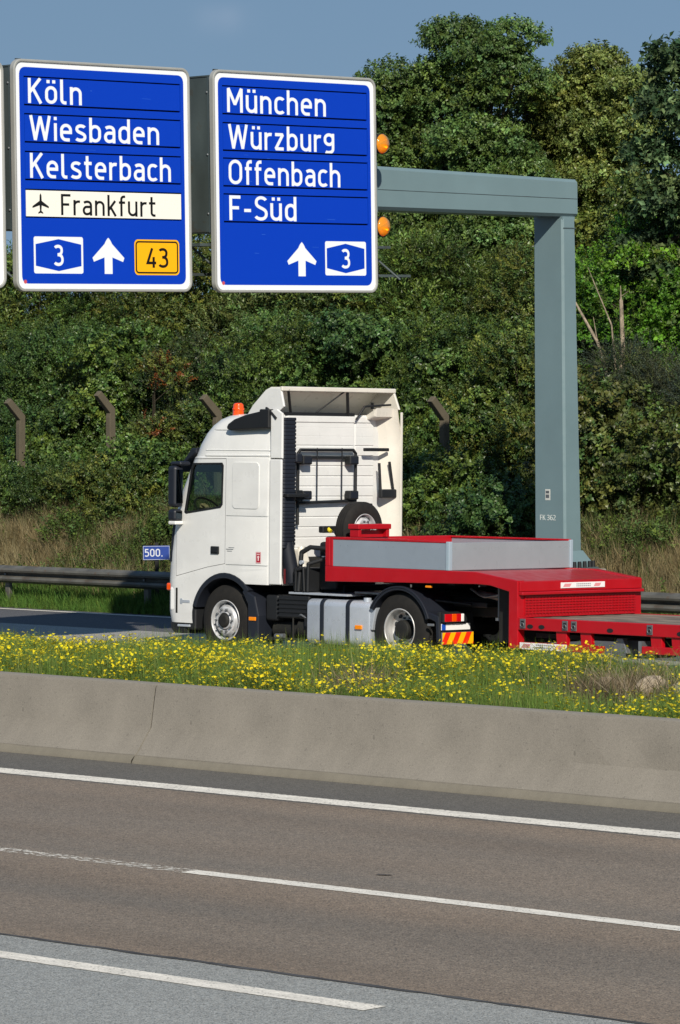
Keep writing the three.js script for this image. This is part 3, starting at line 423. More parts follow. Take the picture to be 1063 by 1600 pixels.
// wheels
function wheelParts(parent, x, y, zOut, front, s = 1) {
  const g = new THREE.Group(); g.name = 'wheel'; g.position.set(x, y, zOut); parent.add(g);
  const rot = (q) => q.rotateX(Math.PI / 2);            // lathe axis y -> z ; +y becomes +z
  const R = 0.525, w = 0.30, o = 0.30;
  const tp = [[o, 0.0], [0.33, 0.012], [0.40, 0.012], [0.47, -0.01], [0.508, -0.045]];
  const tread = []; for (let k = 0; k < 4; k++) { const y0 = -0.05 - k * 0.055; tread.push([R, y0], [R, y0 - 0.042], [R - 0.014, y0 - 0.044], [R - 0.014, y0 - 0.053]); }
  const t2 = [[0.508, -w + 0.03], [0.47, -w], [0.36, -w], [o, -w + 0.02]];
  const tyre = mesh('tyre', rot(lathe([...tp, ...tread, ...t2], 64)), M.rubber, g);
  if (front) {
    const rim = mesh('rim', [rot(lathe([[o + 0.006, -0.02], [o, 0.006], [0.285, 0.008], [0.275, -0.02], [0.262, -0.075], [0.25, -0.07], [0.205, 0.0], [0.19, 0.012], [0.15, 0.012], [0.135, -0.005], [0.13, -0.04]], 64)), rot(lathe([[0.135, -0.02], [0.132, 0.022], [0.11, 0.028], [0.108, -0.02]], 32))], M.rimW, g);
    const hub = mesh('hub', [rot(lathe([[0.112, -0.03], [0.112, 0.02], [0.09, 0.055], [0.06, 0.06], [0, 0.06]], 24))], M.dark, g);
    const nuts = []; for (let k = 0; k < 10; k++) { const a = k / 10 * Math.PI * 2; nuts.push(cylB([0.167 * Math.cos(a), 0.167 * Math.sin(a), 0.005], [0.167 * Math.cos(a), 0.167 * Math.sin(a), 0.05], 0.017, 0.013, 6)); } mesh('wheel_nut', nuts, M.steel, rim);
    const holes = []; for (let k = 0; k < 10; k++) { const a = (k + 0.5) / 10 * Math.PI * 2; holes.push(new THREE.CylinderGeometry(0.024, 0.024, 0.012, 14).rotateX(Math.PI / 2).scale(1, 1.5, 1).rotateZ(a).translate(0.236 * Math.cos(a), 0.236 * Math.sin(a), -0.044)); } mesh('vent_hole', holes, M.inside, rim);
  } else {
    const rim = mesh('rim', [rot(lathe([[o + 0.006, -0.02], [o, 0.008], [0.286, 0.008], [0.276, -0.012], [0.268, -0.12], [0.25, -0.15], [0.20, -0.17], [0.13, -0.165]], 64))], M.rim, g);
    mesh('hub', [rot(lathe([[0.14, -0.17], [0.135, -0.05], [0.12, -0.03], [0.05, -0.022], [0, -0.022]], 28))], M.dark, g);
    const nuts = [], holes = []; for (let k = 0; k < 10; k++) { const a = k / 10 * Math.PI * 2, b = a + 0.31; nuts.push(cylB([0.167 * Math.cos(a), 0.167 * Math.sin(a), -0.168], [0.167 * Math.cos(a), 0.167 * Math.sin(a), -0.12], 0.016, 0.013, 6)); holes.push(new THREE.CylinderGeometry(0.026, 0.026, 0.012, 14).rotateX(Math.PI / 2).scale(1, 1.4, 1).rotateZ(b).translate(0.222 * Math.cos(b), 0.222 * Math.sin(b), -0.157)); } mesh('wheel_nut', nuts, M.steel, rim); mesh('vent_hole', holes, M.inside, rim);
  }
  return g;
}
wheelParts(tractor, 0.0, 0.525, -0.04, true);
const backR = wheelParts(tractor, 3.57, 0.525, -0.02, false); { const i = backR.clone(); i.position.z = -0.36; tractor.add(i); }
for (const [x, z] of [[0, -2.46], [3.57, -2.48], [3.57, -2.14]]) { const w = wheelParts(tractor, x, 0.525, z, x === 0); w.rotation.y = Math.PI; }
// cab interior
mesh('dashboard', [ext([[-1.2, 1.95], [-0.86, 2.02], [-0.70, 1.92], [-0.72, 1.5], [-1.2, 1.3]], -2.35, -0.12, 0.03)], M.inside, tractor);
mesh('seat', [bx(-0.42, 0.12, 1.42, 1.58, -0.82, -0.28, 0.06, 3), ext([[0.06, 1.5], [0.20, 1.5], [0.34, 2.28], [0.24, 2.32]], -0.80, -0.30, 0.04), bx(0.24, 0.36, 2.34, 2.52, -0.68, -0.42, 0.04), bx(-0.4, 0.15, 1.05, 1.42, -0.75, -0.35)], M.darkBlue, tractor).position.set(-0.36, 0.12, 0);
mesh('seat', [bx(-0.42, 0.12, 1.42, 1.58, -2.22, -1.68, 0.06, 3), ext([[0.06, 1.5], [0.20, 1.5], [0.34, 2.28], [0.24, 2.32]], -2.20, -1.70, 0.04)], M.darkBlue, tractor).position.set(-0.30, 0.12, 0);
mesh('steering_wheel', [new THREE.TorusGeometry(0.225, 0.016, 10, 36).rotateX(Math.PI / 2).rotateZ(-0.75).translate(-0.56, 2.04, -0.55), cylB([-0.56, 2.04, -0.55], [-0.80, 1.78, -0.55], 0.03), ...poly([[-0.56 + 0.16, 2.04 - 0.15, -0.55], [-0.56, 2.02, -0.55], [-0.56, 2.03, -0.34]], 0.014), ...poly([[-0.56, 2.02, -0.55], [-0.56, 2.03, -0.76]], 0.014)], M.black, tractor).position.set(-0.36, 0.12, 0);
mesh('cab_curtain', [bx(0.70, 0.74, 1.3, 3.0, -2.3, -0.2)], M.inside, tractor);
mesh('warning_sticker', [new THREE.PlaneGeometry(0.105, 0.165).translate(0.73, 1.47, 0.004)], S({ roughness: 0.5, map: canvasTex(128, 200, (c, w, h) => { c.fillStyle = '#a91128'; c.fillRect(0, 0, w, h); c.strokeStyle = '#f3e3e3'; c.lineWidth = 7; c.strokeRect(9, 9, w - 18, h - 18); c.fillStyle = '#f3e3e3'; c.fillRect(26, 34, 76, 12); c.beginPath(); c.arc(64, 90, 24, 0, 7); c.fill(); c.fillRect(52, 110, 24, 46); c.fillStyle = '#a91128'; c.fillRect(60, 78, 8, 24); c.fillRect(34, 168, 60, 8); }) }), tractor, true);
mesh('red_reflector', [bx(1.237, 1.25, 1.10, 1.32, -0.05, -0.015, 0.004)], S({ color: '#5e1f22', roughness: 0.4 }), tractor);
mesh('door_lettering', [bx(0.05, 0.20, 1.575, 1.583, -0.003, 0.004), bx(0.07, 0.17, 1.548, 1.555, -0.003, 0.004), bx(0.10, 0.22, 1.60, 1.606, -0.003, 0.004)], M.steel, tractor);
// ---------------------------------------------------------------- driver behind the side window
{
  const t = thing('person', 'driver in dark shirt holding the steering wheel behind the cab side window', 'person', [TX - 0.36, YR + 0.12, ZT]); t.rotation.x = -CF;
  function field(bones, lo, hi, n, k) {          // smooth union of tapered capsules, meshed by marching cubes
    const c = lo.map((a, i) => (a + hi[i]) / 2), half = Math.max(...hi.map((a, i) => (a - lo[i]) / 2));
    const mc = new MarchingCubes(n, new THREE.MeshBasicMaterial(), false, false, 60000); mc.isolation = 0;
    const B = bones.map(([a, b, ra, rb]) => ({ a, d: b.map((x, i) => x - a[i]), ra, rb, q: b.reduce((s, x, i) => s + (x - a[i]) ** 2, 0) || 1e-9 }));
    for (let z = 0; z < n; z++) for (let y = 0; y < n; y++) for (let x = 0; x < n; x++) {
      const p = [x, y, z].map((v, i) => c[i] + (v / (n / 2) - 1) * half); let s = 0;
      for (const o of B) { const h = clamp(o.d.reduce((q, v, i) => q + v * (p[i] - o.a[i]), 0) / o.q, 0, 1), D = Math.hypot(...p.map((v, i) => v - o.a[i] - o.d[i] * h)) - lerp(o.ra, o.rb, h); s += Math.exp(-D / k); }
      mc.field[z * n * n + y * n + x] = k * Math.log(s + 1e-30);
    }
    mc.update(); const N = mc.count, g = new THREE.BufferGeometry();
    g.setAttribute('position', new THREE.BufferAttribute(mc.positionArray.slice(0, N * 3), 3)); g.setAttribute('normal', new THREE.BufferAttribute(mc.normalArray.slice(0, N * 3), 3));
    g.scale(half, half, half).translate(...c);
    const p = g.attributes.position.array; let v = 0; for (let i = 0; i < p.length; i += 9) v += p[i] * (p[i + 4] * p[i + 8] - p[i + 5] * p[i + 7]) - p[i + 1] * (p[i + 3] * p[i + 8] - p[i + 5] * p[i + 6]) + p[i + 2] * (p[i + 3] * p[i + 7] - p[i + 4] * p[i + 6]);
    g.computeVertexNormals(); g.setAttribute('uv', new THREE.BufferAttribute(new Float32Array(N * 2), 2)); return g;
  }
  const skin = S({ color: '#cf9d80', roughness: 0.6 }), cloth = S({ color: '#2c3345', roughness: 0.9 }), trou = S({ color: '#23252b', roughness: 0.9 });
  const Z = -0.55, sh = (s) => [0.06, 2.12, Z + 0.19 * s], el = (s) => [-0.16, 1.90, Z + 0.27 * s], wr = (s) => [-0.37, 2.06, Z + 0.20 * s];
  const body = field([[[0.02, 1.66, Z], [0.05, 1.9, Z], 0.15, 0.155], [[0.05, 1.9, Z], [0.07, 2.08, Z], 0.155, 0.13], [[0.07, 2.1, Z], [0.05, 2.24, Z], 0.07, 0.055], ...[1, -1].flatMap((s) => [[[0.07, 2.1, Z], sh(s), 0.1, 0.075], [sh(s), el(s), 0.062, 0.047], [el(s), wr(s), 0.045, 0.03], [[0.0, 1.66, Z + 0.09 * s], [-0.44, 1.68, Z + 0.12 * s], 0.095, 0.065], [[-0.44, 1.68, Z + 0.12 * s], [-0.56, 1.30, Z + 0.12 * s], 0.06, 0.045], [[-0.56, 1.28, Z + 0.12 * s], [-0.74, 1.27, Z + 0.13 * s], 0.045, 0.04]])], [-0.8, 1.2, -1.05], [0.3, 2.4, -0.1], 88, 0.014);
  mesh('body', body, cloth, t, true);
  const hx = 0.0, hy = 2.40;
  const head = field([[[hx + 0.02, hy + 0.04, Z], [hx + 0.035, hy + 0.045, Z], 0.093, 0.09], [[hx - 0.02, hy - 0.02, Z], [hx - 0.045, hy - 0.075, Z], 0.07, 0.042], [[hx + 0.03, hy - 0.16, Z], [hx + 0.02, hy - 0.05, Z], 0.056, 0.055], [[hx - 0.085, hy + 0.015, Z], [hx - 0.108, hy - 0.025, Z], 0.011, 0.016], [[hx - 0.075, hy - 0.058, Z - 0.02], [hx - 0.075, hy - 0.058, Z + 0.02], 0.013, 0.013], ...[1, -1].flatMap((s) => [[[hx - 0.07, hy + 0.032, Z + 0.02 * s], [hx - 0.068, hy + 0.03, Z + 0.05 * s], 0.015, 0.012], [[hx + 0.025, hy + 0.02, Z + 0.088 * s], [hx + 0.03, hy - 0.02, Z + 0.086 * s], 0.02, 0.012]])], [-0.13, 2.2, -0.7], [0.16, 2.56, -0.4], 72, 0.010);
  const hd = mesh('head', head, skin, t, true);
  mesh('hair', field([[[hx + 0.03, hy + 0.06, Z], [hx + 0.05, hy + 0.05, Z], 0.098, 0.094], [[hx + 0.07, hy + 0.0, Z], [hx + 0.07, hy - 0.05, Z], 0.07, 0.05]], [-0.12, 2.28, -0.7], [0.2, 2.58, -0.4], 40, 0.01), S({ color: '#2a211a', roughness: 0.9 }), hd, true);
  each('eye', [1, -1].map((s) => new THREE.SphereGeometry(0.011, 12, 8).translate(hx - 0.078, hy + 0.016, Z + 0.034 * s)), S({ color: '#e8e4de', roughness: 0.2 }), hd);
  for (const s of [1, -1]) {
    const w = wr(s), pz = w[2], palm = [w[0] - 0.045, w[1] + 0.03, pz], b = [[w, [w[0] - 0.02, w[1] + 0.014, pz], 0.026, 0.028]];
    for (let f = 0; f < 4; f++) { const L = [0.072, 0.08, 0.074, 0.058][f], z = pz + (f - 1.5) * 0.02, k0 = [palm[0] - 0.035, palm[1] + 0.012, z], k1 = [k0[0] - L * 0.45, k0[1] - 0.004, z], k2 = [k1[0] - 0.006, k1[1] - 0.03, z], k3 = [k2[0] + 0.022, k2[1] - 0.014, z]; b.push([[w[0] - 0.015, w[1] + 0.012, pz + (f - 1.5) * 0.013], k0, 0.014, 0.0105], [k0, k1, 0.0102, 0.0092], [k1, k2, 0.0092, 0.0085], [k2, k3, 0.0085, 0.008]); }
    b.push([[w[0] - 0.02, w[1] + 0.006, pz - 0.02 * s], [palm[0] - 0.01, palm[1] - 0.03, pz - 0.045 * s], 0.015, 0.011], [[palm[0] - 0.01, palm[1] - 0.03, pz - 0.045 * s], [palm[0] - 0.04, palm[1] - 0.035, pz - 0.04 * s], 0.011, 0.0095]);
    b.push([el(s).map((q, i) => lerp(q, w[i], 0.35)), w, 0.040, 0.029]);
    mesh('hand', field(b, [w[0] - 0.17, w[1] - 0.17, pz - 0.17], [w[0] + 0.17, w[1] + 0.17, pz + 0.17], 84, 0.006), skin, t, true);
  }
}
// ---------------------------------------------------------------- red low loader (same axes as the tractor)
{
  const BX = 5.8, t = thing('low_loader_trailer', 'red gooseneck low loader trailer with grey boards coupled behind the white tractor', 'trailer', [TX + BX, YR, ZT]); t.rotation.x = -CF;
  const part = (n, g, m, p = t, k) => { const q = mesh(n, [].concat(g).flat().map((a) => flat(a).translate(-BX, 0, 0)), m, p, k); return q; };
  const parts = (n, g, m) => [].concat(g).flat().forEach((a) => part(n, a, m));
  const W0 = 0.0, W1 = -2.62, XE = 14.2;
  const goose = [[2.10, 1.385], [5.03, 1.385], [5.82, 1.285], [5.835, 0.35], [5.66, 0.35], [5.66, 1.13], [5.30, 1.205], [5.05, 1.215], [2.10, 1.165]];
  part('gooseneck_side', ext(goose, -0.14, W0, 0.01), M.red); part('gooseneck_side', ext(goose, W1, W1 + 0.14, 0.01), M.red);
  part('neck_deck', [bx(2.12, 5.03, 1.325, 1.372, W1 + 0.1, -0.1), ext([[5.02, 1.375], [5.815, 1.275], [5.815, 1.24], [5.02, 1.33]], W1 + 0.13, -0.13, 0.004)], M.red);
  parts('neck_crossbeam', [2.12, 2.9, 3.7, 4.4, 5.0].map((x) => bx(x, x + 0.12, 1.18, 1.33, W1 + 0.13, -0.13)).concat([bx(2.3, 5.2, 1.17, 1.34, -0.95, -0.85), bx(2.3, 5.2, 1.17, 1.34, -1.75, -1.65)]), M.black);
  part('front_board', [bx(2.10, 2.19, 1.385, 1.80, W1, W0, 0.012), bx(2.19, 2.25, 1.385, 1.80, -0.09, W0, 0.01)], M.red);
  part('top_rail', [bx(2.19, 3.75, 1.772, 1.808, -0.07, 0.002, 0.008), ext([[3.75, 1.80], [4.5, 1.784], [4.5, 1.772], [3.75, 1.772]], -0.06, 0.0, 0.003), bx(2.19, 4.5, 1.772, 1.80, W1, W1 + 0.07, 0.008)], M.red);
  part('side_board', bx(2.25, 4.47, 1.388, 1.770, -0.05, -0.008, 0.006), M.greyBoard); part('side_board', bx(2.19, 4.47, 1.388, 1.770, W1 + 0.008, W1 + 0.05, 0.006), M.greyBoard);
  part('rear_board', bx(4.475, 4.515, 1.388, 1.774, W1 + 0.06, -0.07, 0.006), painted('#949ca2'));
  part('corner_post', bx(4.47, 4.535, 1.385, 1.79, -0.07, 0.004, 0.01), M.greyPost); part('corner_post', bx(4.47, 4.535, 1.385, 1.79, W1 - 0.004, W1 + 0.06, 0.01), M.greyPost);
  part('tow_bracket', [bx(2.24, 2.42, 1.80, 1.97, -0.42, -0.36, 0.01), bx(2.24, 2.42, 1.80, 1.97, -1.0, -0.94, 0.01), bx(2.22, 2.44, 1.915, 1.99, -1.02, -0.34, 0.012), bx(2.3, 2.34, 1.80, 1.9, -0.95, -0.4)], M.red);
  { // spare wheel standing across the neck
    const w = wheelParts(t, 0, 0, 0, true); w.name = 'spare_wheel'; w.position.set(2.06 - BX, 1.895, -0.86); w.rotation.y = Math.PI / 2; w.scale.setScalar(0.78); }
  part('kingpin_plate', [cylB([3.3, 1.13, -1.31], [3.3, 1.2, -1.31], 0.55, 0.55, 26), bx(2.6, 4.0, 1.14, 1.19, -1.9, -0.7)], M.dark);
  part('parking_leg', [bx(5.12, 5.17, 0.74, 1.16, -0.42, -0.37, 0.006), bx(5.1, 5.19, 0.70, 0.74, -0.44, -0.35)], M.steel);
  part('neck_tool_box', [bx(4.75, 5.4, 0.95, 1.15, -2.2, -0.7, 0.03), bx(5.2, 5.64, 0.4, 1.2, -2.5, -0.3, 0.02)], M.dark);
  part('hydraulic_line', [tube([[4.4, 1.12, -0.6], [4.75, 1.02, -0.5], [5.2, 1.08, -0.5]], 0.02), cylB([4.55, 1.06, -0.62], [5.0, 1.0, -0.62], 0.045)], M.steel);
  part('amber_marker', bx(4.05, 4.15, 1.135, 1.165, -0.08, -0.03, 0.006), M.amberSolid);
  // rear face of the gooseneck
  part('drop_wall', [bx(5.64, 5.83, 0.78, 1.255, W1 + 0.13, -0.13)], M.red);
  part('drop_wall_band', [bx(5.80, 5.852, 1.135, 1.27, W1 + 0.02, -0.02, 0.006)], M.red);
  part('drop_wall_lip', [bx(5.82, 5.90, 1.085, 1.13, W1 + 0.02, -0.02, 0.012)], M.red);
  { const l = []; for (let y = 0.83; y < 1.06; y += 0.037) l.push(bx(5.83, 5.846, y, y + 0.016, W1 + 0.14, -0.14)); for (let z = W1 + 0.16; z < -0.14; z += 0.07) l.push(bx(5.83, 5.841, 0.81, 1.07, z, z + 0.013)); const m = part('grating', l, M.red); }
  const stripes = (w, h, red, grey) => canvasTex(512, 64, (c, W, H) => { c.fillStyle = '#e6e4e2'; c.fillRect(0, 0, W, H); c.fillStyle = red; for (const [a, b] of [[40, 120], [400, 470]]) { c.beginPath(); c.moveTo(a, 12); c.lineTo(b, 12); c.lineTo(b - 22, H - 12); c.lineTo(a - 22, H - 12); c.fill(); } c.fillStyle = grey; c.fillRect(175, 12, 170, 14); c.fillRect(175, 36, 170, 14); for (let k = 0; k < 7; k++) { c.fillStyle = '#e6e4e2'; c.fillRect(190 + k * 23, 10, 4, 44); } });
  part('marking_plate', [bx(5.85, 5.858, 1.165, 1.245, -1.79, -0.86)], M.clear); part('marking_print', new THREE.PlaneGeometry(0.92, 0.074).rotateY(Math.PI / 2).translate(5.862, 1.205, -1.325), S({ map: stripes(1, 1, '#d88f92', '#9a9a9c'), roughness: 0.5 }), t, true);
  // low deck
  part('side_beam', [bx(5.83, XE, 0.612, 0.782, -0.10, 0.002, 0.01), bx(5.83, XE, 0.612, 0.65, -0.2, -0.1)], M.red); part('side_beam', [bx(5.83, XE, 0.555, 0.775, W1, W1 + 0.10, 0.01)], M.red);
  const plank = boxUV(merge(bx(0, XE - 5.86, 0, 0.035, 0, 0.182, 0.004, 1))), pm = [0, 1, 2].map((k) => S({ color: ['#95897b', '#a39585', '#8a8075'][k], roughness: 0.85, map: tile(woodT, 1.1 + 0.2 * k) }));
  for (let k = 0; k < 13; k++) { const m = new THREE.Mesh(plank, pm[(k * 7) % 3]); m.name = 'deck_plank'; m.position.set(5.855 - BX, 0.735 + (k % 2) * 0.003, W1 + 0.105 + k * 0.1853); m.castShadow = m.receiveShadow = true; t.add(m); }
  part('deck_frame', [bx(5.83, XE, 0.56, 0.73, -0.9, -0.8), bx(5.83, XE, 0.56, 0.73, -1.8, -1.7), ...range(6.2, 14, 8).map((x) => bx(x, x + 0.1, 0.6, 0.73, W1 + 0.1, -0.1))], M.dark);
  const ring = boxUV(merge([bx(-0.058, 0.058, -0.085, 0.085, 0, 0.014, 0.006)])), eye = boxUV(merge([bx(-0.03, 0.03, -0.052, -0.012, 0.012, 0.017), bx(-0.03, 0.03, 0.018, 0.05, 0.012, 0.017)])), dee = boxUV(merge(new THREE.TorusGeometry(0.036, 0.009, 6, 16).translate(0, -0.02, 0.02)));
  for (const x of [5.93, 6.70, 6.86, 8.20, 9.6, 9.76, 11.1, 12.5]) { const m = new THREE.Mesh(ring, M.steel); m.name = 'lashing_plate'; m.position.set(x - BX, 0.70, 0.002); m.scale.set(0.85, 0.78, 1); t.add(m); const e = new THREE.Mesh(eye, M.black); e.name = 'slot'; m.add(e); const d = new THREE.Mesh(dee, M.steel); d.name = 'lashing_ring'; m.add(d); }
  const slot = boxUV(merge(new THREE.CylinderGeometry(0.05, 0.05, 0.012, 18).rotateX(Math.PI / 2).scale(1.1, 0.6, 1)));
  for (const x of [6.06, 6.27, 7.50, 8.72, 10.2, 11.6]) { const m = new THREE.Mesh(slot, M.black); m.name = 'stake_hole'; m.position.set(x - BX, 0.665, 0.001); t.add(m); }
  parts('outrigger', [6.52, 6.96, 8.20, 8.56, 9.5, 9.9].map((x) => ext([[x - 0.02, 0.615], [x + 0.17, 0.615], [x + 0.19, 0.42], [x + 0.0, 0.42]], -0.10, -0.03, 0.008)), M.red);
  part('lower_rail', [bx(5.84, 7.33, 0.345, 0.445, -0.10, -0.004, 0.008)], M.red); part('lower_rail', [bx(8.05, 10.2, 0.375, 0.475, -0.10, -0.004, 0.008)], M.red);
  part('reflective_strip', new THREE.PlaneGeometry(0.86, 0.092).translate(6.30, 0.396, 0.0), S({ map: stripes(1, 1, '#c8828a', '#8c8d90'), roughness: 0.5 }), t, true);
  part('far_lower_rail', [bx(5.84, 10.2, 0.345, 0.445, W1, W1 + 0.1, 0.008)], M.red);
  part('wheel_chock', [ext([[7.40, 0.36], [7.52, 0.56], [7.62, 0.56], [7.70, 0.36]], -0.35, -0.12, 0.01), bx(7.98, 8.04, 0.34, 0.54, -0.2, -0.02)], M.steel);
  part('under_deck_box', [bx(7.6, 8.0, 0.30, 0.55, -0.8, -0.2, 0.02), bx(5.9, 7.3, 0.5, 0.56, -1.4, -0.3)], M.black);
  for (const x of [10.6, 11.85, 13.1]) { for (const [z, ry] of [[-0.06, 0], [-2.56, Math.PI]]) { const w = wheelParts(t, x - BX, 0.42, z, false); w.scale.setScalar(0.8); w.rotation.y = ry; } }
  parts('axle', [10.6, 11.85, 13.1].map((x) => cylB([x, 0.42, -0.3], [x, 0.42, -2.3], 0.07)), M.dark);
}
// ---------------------------------------------------------------- sign gantry and its lamps
{
  const GX0 = -43.62, GX1 = -43.0, t = thing('sign_gantry', 'blue-grey steel portal gantry with box beam, one post rising behind the red trailer', 'gantry', [-43.3, 0.5, -49.1]);
  const lo = (g) => [].concat(g).flat().map((a) => flat(a).translate(43.3, -0.5, 49.1));
  const part = (n, g, m, p = t, k) => mesh(n, lo(g), m, p, k);
  const taper = (x0, x1, z0, z1, y0, y1, e, c) => { // post: bevelled box section widening to its foot
    const ring = (y, g) => { const a = x0 - g * 0.1, b = x1 + g * 0.5, p = z0 - g, q = z1 + g; return [[b - c, y, q], [a + c, y, q], [a, y, q - c], [a, y, p + c], [a + c, y, p], [b - c, y, p], [b, y, p + c], [b, y, q - c]]; };
    return toCreasedNormals(ringLoft([ring(y0, e), ring(y1, 0)]), 0.3); };
  part('post', [taper(GX0 - 0.02, GX1, -49.25, -48.93, 0.78, 6.16, 0.05, 0.035), bx(GX0 - 0.01, GX1 - 0.012, 6.15, 6.2, -49.24, -48.94)], M.gantry);
  part('post_seam', [bx(GX1 - 0.002, GX1 + 0.004, 6.0, 6.02, -49.25, -48.95)], M.gantryDark);
  part('post_foot', [toCreasedNormals(ringLoft([[0.53, 0.16], [0.60, 0.15], [0.80, 0.012]].map(([y, g]) => { const a = GX0 - 0.02 - g, b = GX1 + 0.02 + g * 0.6, p = -49.30 - g, q = -48.88 + g; return [[b, y, q], [a, y, q], [a, y, p], [b, y, p]]; })), 0.3)], M.gantry);
  part('base_plate', [bx(GX0 - 0.4, GX1 + 0.18, 0.50, 0.53, -49.52, -48.66)], M.gantryDark);
  const nutG = boxUV(merge(lo([cylB([0, 0.53, 0], [0, 0.63, 0], 0.035, 0.03, 10)]).map((g) => g.translate(-43.3, 0, -49.1))));
  for (const [x, z] of [...range(-43.9, -42.88, 7).flatMap((x) => [[x, -48.71], [x, -49.46]]), ...range(-48.85, -49.35, 4).flatMap((z) => [[-42.86, z], [-43.96, z]])]) { const m = new THREE.Mesh(nutG, M.black); m.name = 'anchor_bolt'; m.position.set(x + 43.3, 0, z + 49.1); t.add(m); }
  // box beam: bevelled section, slightly cambered, running out over the road
  { const c = 0.05, sec = (z, yb, yt) => [[GX1, yb + c, z], [GX1 - c, yb, z], [GX0 + c, yb, z], [GX0, yb + c, z], [GX0, yt - c, z], [GX0 + c, yt, z], [GX1 - c, yt, z], [GX1, yt - c, z]];
    part('beam', [toCreasedNormals(ringLoft([sec(-49.30, 6.195, 6.80), sec(-46.9, 6.215, 6.855), sec(-44.6, 6.235, 6.905), sec(-40, 6.25, 6.92), sec(-32.6, 6.25, 6.92)]), 0.3)], M.gantry);
    part('beam_weld', [cylB([GX1 + 0.001, 6.485, -49.29], [GX1 + 0.001, 6.545, -44.6], 0.006, 0.006, 5), bx(GX1 - 0.3, GX1 + 0.004, 6.80, 6.803, -49.30, -49.295)], M.gantryDark);
    part('beam_flange', [bx(GX0 - 0.03, GX1 + 0.03, 6.19, 6.95, -44.62, -44.57, 0.008)], M.gantry);
    part('end_post', [bx(GX0 - 0.1, GX1, -0.1, 6.24, -33.1, -32.7, 0.03)], M.gantry);
    part('beam_cap', [bx(GX0 + 0.03, GX1 - 0.03, 6.25, 6.74, -49.312, -49.298)], M.gantry); }
  part('foundation', [bx(-44.1, -42.72, -0.9, 0.50, -49.62, -48.62, 0.03)], M.concrete);
  part('asset_tag', [bx(-43.40, -43.29, 1.62, 1.80, -48.905, -48.885, 0.006)], S({ color: '#c3c4bd', roughness: 0.5 }));
  part('tag_print', [bx(-43.38, -43.31, 1.735, 1.775, -48.886, -48.882), bx(-43.38, -43.31, 1.66, 1.715, -48.886, -48.882)], M.steel);
  const font = await new FontLoader().loadAsync('fonts/droid/droid_sans_regular.typeface.json');
  const tg = new TextGeometry('FK 362', { font, size: 0.085, depth: 0.003, curveSegments: 4 }); tg.computeBoundingBox(); tg.translate(-43.52, 1.30, -48.883);
  part('lettering', tg, S({ color: '#d8ddd8', roughness: 0.5 }));
  // brackets and bracing under the sign boxes
  for (const z of [-36.3, -40.45, -44.1]) part('sign_bracket', [bx(-43.05, -42.95, 5.2, 6.25, z - 0.04, z + 0.04), ...poly([[-43.0, 5.78, z], [-42.5, 5.15, z - 0.5]], 0.018), bx(-43.02, -42.5, 5.62, 5.66, z - 0.3, z + 0.05), bx(-42.98, -42.94, 5.2, 5.24, z - 1.2, z + 0.1)], M.box);
}
